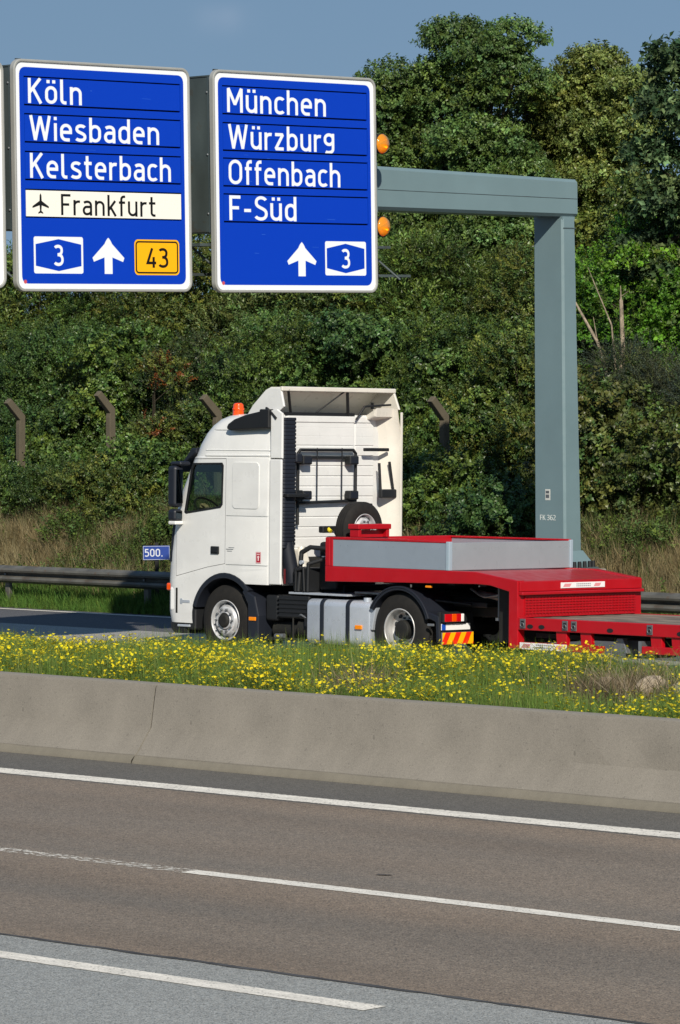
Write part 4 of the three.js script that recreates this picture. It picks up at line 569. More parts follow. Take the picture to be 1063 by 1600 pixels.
// ---------------------------------------------------------------- lettering: strokes of a narrow road-sign alphabet (y up, cap height 1)
const GL = {
  K: [.62, 'M.07 0V1M.55 1L.07 .42M.22 .6L.57 0'], o: [.54, 'M.07 .27V.45A.2 .2 0 0 0 .47 .45V.27A.2 .2 0 0 0 .07 .27Z'], l: [.30, 'M.07 1V.2A.13 .13 0 0 1 .2 .07H.28'], n: [.54, 'M.07 0V.72M.07 .45A.2 .2 0 0 1 .47 .45V0'.replace('0 0 1', '0 0 0')],
  W: [.94, 'M.06 1L.25 .02L.47 .96L.69 .02L.88 1'], i: [.14, 'M.07 0V.72M.07 .84V.97'], e: [.54, 'M.07 .37H.47V.45A.2 .2 0 0 1 .07 .45V.27A.2 .2 0 0 1 .27 .07H.43'], s: [.5, 'M.43 .59C.36 .68 .08 .68 .08 .52C.08 .35 .44 .39 .44 .21C.44 .03 .14 .05 .05 .13'],
  b: [.54, 'M.07 0V1M.07 .45A.2 .2 0 0 0 .47 .45V.27A.2 .2 0 0 0 .07 .27'], a: [.52, 'M.08 .60C.2 .68 .45 .69 .45 .47V0M.45 .41H.23C.01 .41 .01 .07 .23 .07C.36 .07 .45 .14 .45 .23'], d: [.54, 'M.47 0V1M.47 .45A.2 .2 0 0 1 .07 .45V.27A.2 .2 0 0 1 .47 .27'],
  t: [.36, 'M.14 .95V.2A.13 .13 0 0 1 .27 .07H.35M0 .65H.35'], r: [.36, 'M.07 0V.72M.07 .45C.07 .6 .2 .67 .36 .64'], c: [.46, 'M.43 .59C.37 .68 .07 .72 .07 .45V.27C.07 0 .37 .05 .43 .13'], h: [.54, 'M.07 0V1M.07 .45A.2 .2 0 0 0 .47 .45V0'], k: [.5, 'M.07 0V1M.43 .72L.07 .28M.18 .42L.45 0'],
  F: [.52, 'M.07 0V.93H.51M.07 .5H.44'], f: [.34, 'M.13 0V.8A.13 .13 0 0 0 .26 .93H.34M0 .65H.33'], u: [.54, 'M.47 .72V0M.07 .72V.27A.2 .2 0 0 1 .47 .27'], M: [.74, 'M.07 0V.96L.37 .32L.67 .96V0'], z: [.47, 'M.03 .65H.41L.06 .07H.45'], g: [.54, 'M.47 .78V.16C.47 -.02 .2 -.03 .1 .03M.47 .56A.2 .17 0 0 1 .07 .56V.5A.2 .17 0 0 1 .47 .5'],
  O: [.66, 'M.07 .33V.67A.26 .26 0 0 0 .59 .67V.33A.26 .26 0 0 0 .07 .33Z'], S: [.58, 'M.51 .83C.42 .97 .08 .98 .08 .73C.08 .47 .53 .55 .53 .28C.53 .02 .16 .02 .05 .17'], '-': [.36, 'M.02 .4H.33'], 3: [.58, 'M.07 .86C.16 .97 .48 .97 .48 .74C.48 .56 .36 .53 .22 .53C.36 .53 .52 .5 .52 .28C.52 .02 .16 .02 .05 .15'], 4: [.58, 'M.34 .98L.06 .24H.57M.42 .54V0'],
  5: [.58, 'M.5 .93H.13L.11 .54C.25 .66 .52 .62 .52 .33C.52 .03 .2 .02 .06 .14'], 0: [.58, 'M.07 .3V.7A.22 .23 0 0 0 .51 .7V.3A.22 .23 0 0 0 .07 .3Z'], ',': [.2, 'M.12 .14V.02L.06 -.1'], '.': [.2, 'M.1 0V.15'], ' ': [.3, ''],
};
for (const [k, b, w] of [['ö', 'o', .54], ['ü', 'u', .54]]) GL[k] = [w, GL[b][1] + 'M.075 .89H.215M.325 .89H.465'];
function textWidth(s) { return [...s].reduce((a, c) => a + GL[c][0] + 0.13, -0.13); }
function drawText(c, s, x, yBase, cap, x1, colour, weight = 0.14) {   // fitted between x and x1
  const w = textWidth(s), kx = (x1 - x) / w; c.save(); c.translate(x, yBase); c.scale(kx, -cap); c.strokeStyle = colour; c.lineWidth = weight; c.lineCap = 'butt'; c.lineJoin = 'miter'; c.miterLimit = 2;
  for (const ch of s) { if (GL[ch][1]) c.stroke(new Path2D(GL[ch][1])); c.translate(GL[ch][0] + 0.13, 0); } c.restore();
}
// ---------------------------------------------------------------- the blue direction signs
const BLUE = '#0039b4', WHITE = '#e8ebee';
function directionSign(zLeft, zRight, yb, yt, label, rows, extras, scuff) {
  const W = zLeft - zRight, H = yt - yb, t = thing('direction_sign', label, 'road sign', [-42.4, yb, (zLeft + zRight) / 2], 0);
  const place = (g) => flat(g).rotateY(Math.PI / 2);           // drawn in x (right), y (up), z (out), then turned to face along +x
  const part = (n, g, m, p = t, k) => mesh(n, [].concat(g).flat().map(place), m, p, k);
  const TW = 1024, TH = 1024, X = (f) => f * TW, Y = (f) => f * TH, R = 0.15, rnd = RNG(zLeft * 100 | 0);
  const tex = canvasTex(TW, TH, (c) => {
    c.fillStyle = WHITE; c.fillRect(0, 0, TW, TH);
    const b = 0.034, rx = TW * R * 0.8 / W, ry = TH * R * 0.8 / H; c.fillStyle = BLUE; c.beginPath(); const x0 = X(b), x1 = X(1 - b), y0 = Y(b), y1 = Y(1 - b);
    c.moveTo(x0 + rx, y0); c.lineTo(x1 - rx, y0); c.quadraticCurveTo(x1, y0, x1, y0 + ry); c.lineTo(x1, y1 - ry); c.quadraticCurveTo(x1, y1, x1 - rx, y1); c.lineTo(x0 + rx, y1); c.quadraticCurveTo(x0, y1, x0, y1 - ry); c.lineTo(x0, y0 + ry); c.quadraticCurveTo(x0, y0, x0 + rx, y0); c.fill();
    for (const r of rows) { if (r.white) { c.fillStyle = '#efece0'; c.fillRect(X(r.x0), Y(r.y0), X(r.x1 - r.x0), Y(r.y1 - r.y0)); } c.save(); c.beginPath(); c.rect(X(r.x0), Y(r.y0), X(r.x1 - r.x0), Y(r.y1 - r.y0)); c.clip(); drawText(c, r.text, X(r.t0), Y(r.base), Y(r.cap), X(r.t1), r.white ? '#151515' : WHITE, r.white ? 0.115 : 0.132); if (r.draw) r.draw(c, X, Y); c.restore(); }
    extras(c, X, Y);
    for (let k = 0; k < scuff; k++) { const x = X(0.1 + rnd() * 0.75), y = Y(0.1 + rnd() * 0.83), l = 10 + rnd() * 46; c.strokeStyle = `rgba(190,205,235,${0.12 + rnd() * 0.25})`; c.lineWidth = 1 + rnd() * 1.2; c.beginPath(); c.moveTo(x, y); c.lineTo(x + l, y + l * 0.03); c.stroke(); }
    c.fillStyle = '#c5505c'; c.beginPath(); c.arc(X(0.052), Y(0.958), 9, 0, 7); c.fill();
  });
  const face = Ph({ map: tex, roughness: 0.55, specularIntensity: 0.45 });
  const uvFront = (g) => { const p = g.attributes.position, u = new Float32Array(p.count * 2); for (let i = 0; i < p.count; i++) { u[2 * i] = (p.getX(i) + W / 2) / W; u[2 * i + 1] = p.getY(i) / H; } g.setAttribute('uv', new THREE.BufferAttribute(u, 2)); return g; };
  const gx = 0.010, gyv = 0.024, holes = rows.map((r) => { const a = (r.x0 - 0.5) * W - gx, b = (r.x1 - 0.5) * W + gx, lo = H * (1 - r.y1) - gyv * (r.white ? 0.8 : 1), hi = H * (1 - r.y0) + gyv * 0.8; return [[a, lo], [b, lo], [b, hi], [a, hi]]; });
  part('sign_face', uvFront(flat(ext(rrect(W - 0.07, H - 0.07, R - 0.03, 0, H / 2), -0.05, 0, 0, holes, 10))), face, t, true);
  part('sign_rim', ext(rrect(W, H, R, 0, H / 2), -0.07, 0.022, 0.012, [rrect(W - 0.08, H - 0.08, R - 0.035, 0, H / 2, THREE.Path)], 10), M.signRim);
  for (const r of rows) { const a = (r.x0 - 0.5) * W, b = (r.x1 - 0.5) * W, lo = H * (1 - r.y1), hi = H * (1 - r.y0); part('destination_panel', uvFront(flat(bx(a, b, lo, hi, -0.045, -0.004))), face, t, true); }
  part('backing', [bx(-W / 2 + 0.06, W / 2 - 0.06, 0.06, H - 0.06, -0.09, -0.055)], S({ color: '#0d0e10', roughness: 0.9 }));
  const bt = H - 0.10, bb = H - 2.36;
  part('housing', [bx(-W / 2 + 0.05, W / 2 - 0.12, bb, bt, -0.72, -0.09, 0.012)], M.box);
  part('housing_lid', [bx(-W / 2 + 0.04, W / 2 - 0.10, bt, bt + 0.022, -0.74, -0.09), ext([[-W / 2 + 0.5, bt + 0.02], [-W / 2 + 0.62, bt + 0.10], [W / 2 - 0.5, bt + 0.10], [W / 2 - 0.4, bt + 0.02]], -0.4, -0.15, 0.01), bx(-W / 2 + 0.3, -W / 2 + 0.38, bt, bt + 0.13, -0.3, -0.26), bx(W / 2 - 0.4, W / 2 - 0.32, bt, bt + 0.11, -0.5, -0.44)], M.box);
  part('rivet', [0.12, 0.5, 0.9].flatMap((f) => [-0.16, -0.62].map((z) => new THREE.SphereGeometry(0.02, 8, 6).translate(-W / 2 + 0.05, lerp(bb, bt, f), z))), M.steel);
  part('housing_edge', [bx(-W / 2 + 0.044, -W / 2 + 0.054, bb, bt, -0.69, -0.66), bx(-W / 2 + 0.042, -W / 2 + 0.054, bb, bt, -0.15, -0.11)], M.gantryDark);
  return t;
}
const row = (y0, y1, text, t0, t1, x0 = 0.062, x1 = 0.945) => ({ y0, y1, text, t0, t1, x0, x1, base: y1 - 0.004, cap: y1 - y0 - 0.006 });
const hex3 = (c, X, Y, x0, x1, y0, y1) => { // white motorway badge with a blue hexagon
  c.fillStyle = WHITE; c.beginPath(); c.roundRect(X(x0), Y(y0), X(x1 - x0), Y(y1 - y0), 10); c.fill(); const mx = X((x0 + x1) / 2), e = 11, d = 34; c.fillStyle = BLUE; c.beginPath(); c.moveTo(X(x0) + e, Y(y0) + d); c.lineTo(mx, Y(y0) + e); c.lineTo(X(x1) - e, Y(y0) + d); c.lineTo(X(x1) - e, Y(y1) - d); c.lineTo(mx, Y(y1) - e); c.lineTo(X(x0) + e, Y(y1) - d); c.closePath(); c.fill();
  drawText(c, '3', mx - 27, Y(y0) + Y(y1 - y0) * 0.79, Y(y1 - y0) * 0.57, mx + 27, WHITE, 0.15); };
const arrow = (c, X, Y, xc, w, y0, y1, k = 0.63) => { const a = X(xc), h = X(w) / 2, m = Y(lerp(y0, y1, k)); c.fillStyle = WHITE; c.lineJoin = 'round'; c.beginPath(); c.moveTo(a, Y(y0)); c.quadraticCurveTo(a + 12, Y(y0) + 8, a + 22, Y(y0) + 28); c.lineTo(a + h, m - 12); c.lineTo(a + h - 8, m + 6); c.lineTo(a + h * 0.25, m - 14); c.lineTo(a + h * 0.25, Y(y1)); c.lineTo(a - h * 0.25, Y(y1)); c.lineTo(a - h * 0.25, m - 14); c.lineTo(a - h + 8, m + 6); c.lineTo(a - h, m - 12); c.lineTo(a - 22, Y(y0) + 28); c.quadraticCurveTo(a - 12, Y(y0) + 8, a, Y(y0)); c.fill(); };
const plane = (c, X, Y) => { c.save(); c.translate(X(0.143), Y(0.62)); c.scale(1.0, 1.0); c.fillStyle = '#151515'; c.beginPath(); const P = [[0, -46], [5, -36], [6, -12], [46, 12], [46, 20], [6, 8], [4, 32], [14, 40], [14, 45], [0, 41]]; c.moveTo(...P[0]); for (const p of P) c.lineTo(...p); for (const p of P.slice().reverse()) c.lineTo(-p[0], p[1]); c.fill(); c.restore(); };
directionSign(-36.78, -40.13, 4.95, 8.17, 'large blue sign reading Köln, Wiesbaden, Kelsterbach and airport Frankfurt on the gantry', [row(.078, .192, 'Köln', .082, .382), row(.238, .352, 'Wiesbaden', .088, .822), row(.400, .514, 'Kelsterbach', .087, .888), { ...row(.563, .676, 'Frankfurt', .255, .795), white: true, base: .668, cap: .093, draw: plane }],
  (c, X, Y) => { hex3(c, X, Y, .100, .375, .762, .922); arrow(c, X, Y, .518, .182, .763, .922);
    c.fillStyle = '#f7b30e'; c.beginPath(); c.roundRect(X(.667), Y(.768), X(.262), Y(.158), 22); c.fill(); c.strokeStyle = '#1a1410'; c.lineWidth = 7; c.beginPath(); c.roundRect(X(.667) + 11, Y(.768) + 11, X(.262) - 22, Y(.158) - 22, 14); c.stroke(); drawText(c, '43', X(.737), Y(.893), Y(.088), X(.863), '#1a1410', 0.135); }, 5);
directionSign(-40.59, -43.995, 4.945, 8.18, 'large blue sign reading München, Würzburg, Offenbach and F-Süd on the gantry', [row(.075, .193, 'München', .088, .69), row(.240, .357, 'Würzburg', .093, .74), row(.399, .517, 'Offenbach', .092, .775), row(.560, .678, 'F-Süd', .093, .50)],
  (c, X, Y) => { arrow(c, X, Y, .528, .18, .768, .925); hex3(c, X, Y, .672, .93, .762, .920); }, 13);
directionSign(-33.2, -36.6, 4.99, 8.13, 'blue sign mostly cut off at the left edge of the photo', [], () => {}, 4);
// amber warning lamps at the right edge of the München sign
for (const [y, label] of [[7.2, 'round amber warning lamp right of the sign, above the gantry beam'], [5.95, 'round amber warning lamp right of the sign, below the gantry beam']]) {
  const t = thing('warning_lamp', label, 'warning light', [-42.42, y, -44.15], 0.12, 'amber lamps beside the München sign');
  const ax = (g) => flat(g).rotateZ(-Math.PI / 2);              // lathe axis y -> +x
  const l = mesh('lens', [ax(lathe([[0.150, 0], [0.148, 0.02], [0.12, 0.055], [0.06, 0.078], [0, 0.082]], 32))], Ph({ color: '#ffb42a', roughness: 0.08, transmission: 0.5, thickness: 0, clearcoat: 1 }), t);
  mesh('reflector', [ax(lathe([[0.0, -0.12], [0.05, -0.10], [0.11, -0.05], [0.146, -0.002]], 32)), ...range(0, 5, 5).map((k) => cylB([-0.09, 0, 0], [0.0, 0.14 * Math.cos(k * 1.05), 0.14 * Math.sin(k * 1.05)], 0.006))], S({ color: '#ffc84a', metalness: 0.6, roughness: 0.3 }), t);
  mesh('lamp_housing', [ax(lathe([[0.0, -0.20], [0.07, -0.19], [0.13, -0.10], [0.158, -0.01], [0.160, 0.012], [0.151, 0.014], [0.146, 0.0]], 28))], M.black, t);
  mesh('lamp_arm', [bx(-0.16, -0.10, -0.04, 0.04, -0.05, 0.35, 0.008)], M.box, t);
}
// ---------------------------------------------------------------- kilometre plate on the verge
{
  const x = -52.62, z = -48.85, t = thing('kilometre_sign', 'small blue kilometre plate on a dark post just left of the lorry cab', 'road sign', [x, -0.52, z], -Math.PI / 4);
  mesh('post', [bx(-0.045, 0.0, 0, 1.24, -0.035, 0.035, 0.008)], M.dark, t);
  const tex = canvasTex(512, 256, (c, w, h) => { c.fillStyle = '#0f3788'; c.fillRect(0, 0, w, h); c.strokeStyle = '#c9cdd2'; c.lineWidth = 6; c.strokeRect(7, 7, w - 14, h - 14); drawText(c, '500.', 30, 196, 142, 378, '#c9cdd2', 0.14); });
  mesh('plate', [bx(0.0, 0.018, 0.93, 1.185, -0.235, 0.245, 0.006)], S({ color: '#0f3788', roughness: 0.5 }), t);
  mesh('plate_print', new THREE.PlaneGeometry(0.475, 0.25).rotateY(Math.PI / 2).translate(0.0215, 1.0575, 0.005), S({ map: tex, roughness: 0.5 }), t, true);
}
// ---------------------------------------------------------------- old concrete fence posts with cranked heads
{
  const L = ['old concrete fence post at the far left edge of the thicket', 'old concrete fence post in the bushes under the Köln sign', 'old concrete fence post just left of the orange beacon', 'old concrete fence post between the lorry and the gantry post'];
  const z = -52; const body = [[0.0, 0], [0.0, 2.02], [0.36, 2.36], [0.47, 2.27], [0.13, 1.93], [0.15, 1.85], [0.155, 0]];   // z outwards, y up
  [-59.92, -57.26, -54.28, -48.50].forEach((x, i) => {
    const base = gy(x, z) - 0.1, h = [3.25, 3.39, 3.32, 3.27][i] - base;
    const t = thing('fence_post', L[i], 'fence post', [x, base, z], (rr() - 0.5) * 0.12);
    const dy = h - 2.36; mesh('concrete_shaft', [ext(body.map(([a, b]) => [-a + 0.08, b > 0 ? b + dy : b]), -0.06, 0.06, 0.012).rotateY(Math.PI / 2)], M.oldConc, t);
    mesh('wire_hole', [0.5, 0.9, 1.3].map((k) => cylB([0, k + dy, -0.0], [0.075, k + dy, 0.0], 0.012, 0.012, 6)), M.dark, t);
    t.rotation.z = (rr() - 0.5) * 0.05;
  });
}
// ---------------------------------------------------------------- vegetation
const leafMat = (o = {}) => Ph({ vertexColors: true, roughness: 0.4, transmission: 0.3, thickness: 0, side: THREE.DoubleSide, specularIntensity: 0.55, ...o });
const LEAF = leafMat(), LEAFDULL = leafMat({ roughness: 0.62, specularIntensity: 0.4 }), GRASS = leafMat({ roughness: 0.7, transmission: 0.25, specularIntensity: 0.3 });
function triGeo(tris, cols) { const g = new THREE.BufferGeometry(); g.setAttribute('position', new THREE.Float32BufferAttribute(tris, 3)); g.setAttribute('color', new THREE.Float32BufferAttribute(cols, 3)); g.computeVertexNormals(); return g; }
const V = (x = 0, y = 0, z = 0) => new THREE.Vector3(x, y, z);
function rv(r) { const a = r() * 6.2832, y = r() * 2 - 1, s = Math.sqrt(1 - y * y); return V(Math.cos(a) * s, y, Math.sin(a) * s); }
// a twig along +y carrying n leaves; each leaf a folded blade of four faces
function sprig({ n, len, L, w, seed, hang = 0.3, twig = true, spread = 0.9 }) {
  const r = RNG(seed), T = [], C = [];
  for (let i = 0; i < n; i++) {
    const t = (i + 0.6) / n, base = V((r() - .5) * .12 * len, t * len, (r() - .5) * .12 * len), a = i * 2.4 + r() * 0.9;
    const d = V(Math.cos(a) * spread, 0.55 - hang + r() * 0.5, Math.sin(a) * spread).normalize(), up = V(0, 1, 0).addScaledVector(rv(r), 0.55).normalize();
    const side = d.clone().cross(up).normalize(), nn = side.clone().cross(d).normalize(), l = L * (0.7 + 0.6 * r()), hw = l * w * 0.5, tip = base.clone().addScaledVector(d, l).addScaledVector(nn, -l * 0.14);
    const m = base.clone().addScaledVector(d, l * 0.48).addScaledVector(nn, l * 0.02), lf = m.clone().addScaledVector(side, hw).addScaledVector(nn, hw * 0.3), rt = m.clone().addScaledVector(side, -hw).addScaledVector(nn, hw * 0.3);
    for (const f of [[base, lf, m], [base, m, rt], [lf, tip, m], [m, tip, rt]]) for (const p of f) T.push(p.x, p.y, p.z);
    const k = 0.72 + 0.56 * r(), y = (r() - 0.5) * 0.14; for (let q = 0; q < 12; q++) C.push(k * (1 + y), k, k * (1 - y));
  }
  if (twig) { const q = len * 0.012; for (const [a, b] of [[V(q, 0, 0), V(-q, 0, 0)], [V(0, 0, q), V(0, 0, -q)]]) { T.push(a.x, a.y, a.z, b.x, b.y, b.z, 0, len, 0); for (let k = 0; k < 3; k++) C.push(0.8, 0.55, 0.4); } }
  return triGeo(T, C);
}
const SPR = {
  maple: [1, 2, 3].map((s) => sprig({ n: 11, len: 0.2, L: 0.066, w: 0.74, seed: s })), broad: [4, 5].map((s) => sprig({ n: 10, len: 0.26, L: 0.105, w: 0.6, seed: s, hang: 0.2 })),
  small: [6, 7, 8].map((s) => sprig({ n: 13, len: 0.22, L: 0.052, w: 0.62, seed: s, hang: 0.1 })), willow: [9, 10].map((s) => sprig({ n: 16, len: 0.32, L: 0.085, w: 0.34, seed: s, hang: 0.0, spread: 0.7 })), round: [11, 12].map((s) => sprig({ n: 11, len: 0.2, L: 0.062, w: 0.85, seed: s, hang: 0.2 })),
  fine: [13, 14].map((s) => sprig({ n: 22, len: 0.26, L: 0.034, w: 0.4, seed: s, hang: -0.1, spread: 0.6 })),
};
const UP = V(0, 1, 0), tmpM = new THREE.Matrix4(), tmpQ = new THREE.Quaternion();
function inst(name, geo, mat, mats, cols, parent) {
  const m = new THREE.InstancedMesh(geo, mat, mats.length); mats.forEach((q, i) => { m.setMatrixAt(i, q); m.setColorAt(i, cols[i]); });
  m.name = parent ? name : numbered(name); m.castShadow = m.receiveShadow = true; m.userData.kind = 'stuff'; (parent ?? scene).add(m); return m;
}
const colr = (r, base, amp, alt, pAlt) => { const b = alt && r() < pAlt ? alt : base, k = 1 + (r() - 0.5) * 2 * amp, h = (r() - 0.5) * amp * 0.6; return new THREE.Color().setRGB(b[0] * k * (1 + h), b[1] * k, b[2] * k * (1 - h)); };
// clump centres spread through a set of crown ellipsoids [cx, cy, cz, rx, ry, rz]
function clumps(r, ells, n, rad, tight = 0) {
  const out = [], vol = ells.map((e) => e[3] * e[4] + e[4] * e[5]), tot = vol.reduce((a, b) => a + b);
  ells.forEach((e, k) => { const m = Math.round(n * vol[k] / tot); for (let i = 0; i < m; i++) { const d = rv(r), f = 0.45 + 0.55 * Math.pow(r(), 0.45), q = rad * (0.65 + 0.7 * r()); out.push({ c: V(e[0] + d.x * Math.max(e[3] - tight, 0.08) * f, e[1] + d.y * Math.max(e[4] - tight, 0.08) * f, e[2] + d.z * Math.max(e[5] - tight, 0.08) * f), r: V(q * 1.15, q * 0.58, q * 1.15) }); } });
  return out;
}
function foliage(name, parent, r, cl, perM2, sprigs, mat, base, amp, alt, pAlt, sc = 1, tone = 0.28, soft = 0) {
  const mats = sprigs.map(() => []), cols = sprigs.map(() => []), P = parent ? parent.position : V();
  for (const q of cl) {
    const k = 1 + (r() - 0.5) * 2 * tone, hue = (r() - 0.5) * tone * 0.7, area = 4 * Math.PI * Math.pow((Math.pow(q.r.x * q.r.y, 1.6) * 2 + Math.pow(q.r.x * q.r.z, 1.6)) / 3, 1 / 1.6), n = Math.round(area * perM2);
    for (let i = 0; i < n; i++) {
      const d = rv(r); if (d.y < -0.15 && r() < (soft ? 0.4 : 0.75)) continue;
      const f = soft ? 0.3 + 0.95 * Math.sqrt(r()) : 0.55 + 0.5 * Math.sqrt(r()), p = V(q.c.x + d.x * q.r.x * f, q.c.y + d.y * q.r.y * f, q.c.z + d.z * q.r.z * f), dir = d.clone().multiplyScalar(0.9).addScaledVector(rv(r), 0.6).add(V(0, 0.25, 0)).normalize();
      const s = sc * (0.7 + 0.6 * r()), w = Math.floor(r() * sprigs.length);
      tmpQ.setFromUnitVectors(UP, dir).multiply(new THREE.Quaternion().setFromAxisAngle(UP, r() * 6.28));
      mats[w].push(new THREE.Matrix4().compose(p.sub(P), tmpQ, V(s, s, s))); const c = colr(r, base, amp, alt, pAlt); c.r *= k * (1 + hue); c.g *= k; c.b *= k * (1 - hue); cols[w].push(c);
    }
  }
  sprigs.forEach((g, i) => { if (mats[i].length) inst(name, g, mat, mats[i], cols[i], parent); });
}
function limbs(parent, r, base, fork, cl, r0, mat, every = 2, twist = 0.25) {   // trunk to the fork, then limbs reaching into the clumps
  const P = parent.position, l = [], b = V(...base).sub(P), f = V(...fork).sub(P), mid = b.clone().lerp(f, 0.5).add(V((r() - .5) * twist, 0, (r() - .5) * twist));
  const bar = (a, c, ra, rb, s = 8) => l.push(cylB(a.toArray(), c.toArray(), ra, rb, s));
  bar(b.clone().add(V(0, -0.4, 0)), b.clone().add(V(0, 0.25, 0)), r0 * 1.5, r0 * 1.05, 10); bar(b.clone().add(V(0, 0.25, 0)), mid, r0 * 1.05, r0 * 0.88, 10); bar(mid, f, r0 * 0.88, r0 * 0.7, 10);
  const bl = []; cl.forEach((q, i) => { if (i % every) return; const e = q.c.clone().sub(P), t = 0.35 + 0.5 * r(), s = b.clone().lerp(f, 0.45 + 0.55 * r()), m = s.clone().lerp(e, 0.5).add(V((r() - .5) * 0.5, 0.12 * s.distanceTo(e), (r() - .5) * 0.5)); const k = r0 * (0.16 + 0.2 * r()); bl.push(cylB(s.toArray(), m.toArray(), k, k * 0.7, 6), cylB(m.toArray(), e.toArray(), k * 0.7, k * 0.25, 5)); for (let j = 0; j < 2; j++) { const d = rv(r); d.y = Math.abs(d.y) * 0.6; bl.push(cylB(e.toArray(), e.clone().add(d.multiply(q.r)).toArray(), k * 0.25, k * 0.08, 4)); } });
  mesh('trunk', l, mat, parent); if (bl.length) mesh('limbs', bl, mat, parent);
}
let vs = 900;
function tree(name, label, cat, x, z, ells, o) {
  const r = RNG(vs += 13), y = gy(x, z), t = thing(name, label, cat, [x, y, z], 0, o.group), cl = clumps(r, ells, o.n, o.rad, o.tight);
  limbs(t, r, [x, y, z], [x + (r() - .5) * 0.6, lerp(y, ells[0][1], 0.75), z], cl, o.trunk ?? 0.16, o.bark ?? M.bark, o.every ?? 2);
  foliage('crown', t, r, cl, o.per, o.spr, o.mat ?? LEAF, o.col, o.amp ?? 0.25, o.alt, o.pAlt ?? 0, o.sc ?? 1, o.tone, o.soft);
  return t;
}
const C = { deep: [0.066, 0.120, 0.028], crown: [0.118, 0.195, 0.052], mid: [0.096, 0.152, 0.028], olive: [0.122, 0.152, 0.030], yellow: [0.205, 0.255, 0.065], lime: [0.100, 0.225, 0.018], grey: [0.155, 0.225, 0.085], dull: [0.072, 0.098, 0.036], blue: [0.038, 0.076, 0.026], rust: [0.17, 0.06, 0.016], pale: [0.155, 0.200, 0.060] };
// tall trees behind the gantry
tree('maple_tree', 'tall dark green tree rising above the gantry beam, topmost against the sky', 'tree', -57.9, -63, [[-57.9, 8.0, -62.7, 2.0, 1.3, 1.6], [-57.7, 9.75, -62.5, 1.35, 1.1, 1.2], [-56.5, 9.6, -62.4, 0.95, 1.0, 0.9], [-56.15, 10.45, -62.3, 0.5, 0.62, 0.5], [-57.9, 10.5, -62.4, 0.6, 0.6, 0.6], [-59.2, 9.3, -62.5, 1.3, 0.95, 1.1], [-60.0, 9.0, -62.4, 1.1, 1.0, 1.0], [-56.7, 8.2, -62.2, 1.5, 1.2, 1.3], [-60.2, 7.8, -62.3, 1.3, 1.2, 1.2], [-59.2, 7.2, -62.3, 1.6, 1.2, 1.3], [-57.7, 6.7, -62.0, 2.0, 1.2, 1.4], [-56.1, 6.9, -62.2, 1.4, 1.3, 1.3], [-59.3, 5.6, -61.9, 2.0, 1.4, 1.4], [-56.4, 5.3, -61.8, 2.0, 1.4, 1.4]], { n: 215, rad: 0.44, tight: 0.36, per: 70, spr: SPR.maple, col: C.crown, alt: C.mid, pAlt: 0.35, amp: 0.32, trunk: 0.2 });
tree('maple_tree', 'yellow-green tree behind the corner of the gantry, between two darker trees', 'tree', -56.0, -64.8, [[-56.15, 8.28, -64.5, 1.72, 1.05, 1.2], [-56.35, 9.43, -64.5, 1.17, 0.8, 0.9], [-55.65, 9.88, -64.4, 0.62, 0.6, 0.4], [-57.15, 8.98, -64.6, 1.12, 0.85, 0.9], [-54.75, 9.43, -64.5, 1.02, 0.5, 0.6], [-54.95, 8.68, -64.4, 1.22, 0.85, 0.9], [-57.15, 7.78, -64.4, 1.32, 1.05, 1.0], [-55.45, 7.08, -64.2, 1.72, 1.05, 1.2], [-56.95, 6.28, -64.2, 1.42, 1.15, 1.0], [-54.85, 5.88, -64.1, 1.62, 1.25, 1.1]], { n: 175, rad: 0.42, tight: 0.34, per: 70, spr: SPR.maple, col: C.yellow, alt: C.olive, pAlt: 0.35, amp: 0.32, trunk: 0.17 });
tree('broadleaf_tree', 'dark tree with large silvery leaves at the right edge of the photo', 'tree', -47.0, -58.4, [[-46.72, 7.24, -58.5, 1.3, 2.3, 1.2], [-48.12, 9.24, -58, 0.55, 0.55, 0.5], [-48.62, 8.74, -58, 0.35, 0.25, 0.3], [-47.82, 8.34, -57.9, 0.8, 0.6, 0.7], [-48.42, 7.54, -57.8, 0.6, 0.5, 0.6], [-47.92, 6.64, -57.8, 0.95, 0.6, 0.7], [-48.72, 5.84, -57.7, 0.7, 0.45, 0.6], [-47.92, 5.44, -57.8, 0.9, 0.55, 0.7], [-46.32, 9.64, -58.2, 0.9, 0.7, 0.7]], { n: 92, rad: 0.34, tight: 0.32, per: 50, spr: SPR.broad, col: C.blue, alt: C.grey, pAlt: 0.3, amp: 0.25, trunk: 0.2, mat: LEAFDULL, tone: 0.35 });
tree('maple_tree', 'bright green young maple right of the gantry post under the silvery tree', 'tree', -48.0, -57.4, [[-48.2, 4.7, -57.0, 1.5, 1.1, 1.0], [-46.9, 4.2, -57.0, 1.3, 1.2, 0.9], [-49.3, 5.6, -58.2, 1.1, 1.0, 0.9]], { n: 46, rad: 0.5, per: 42, spr: SPR.maple, col: C.lime, alt: C.mid, pAlt: 0.2, amp: 0.3, trunk: 0.1, sc: 1.0 });
tree('maple_tree', 'olive tree filling the gap right of the gantry post below the yellow-green tree', 'tree', -53.0, -62.5, [[-53.2, 5.0, -62.5, 1.9, 2.2, 1.5], [-51.2, 5.6, -62.5, 1.5, 2.0, 1.4], [-50.2, 4.0, -61, 1.3, 1.4, 1.2]], { n: 60, rad: 0.6, per: 30, spr: SPR.round, col: C.olive, alt: C.mid, pAlt: 0.5, trunk: 0.13, sc: 1.3 });
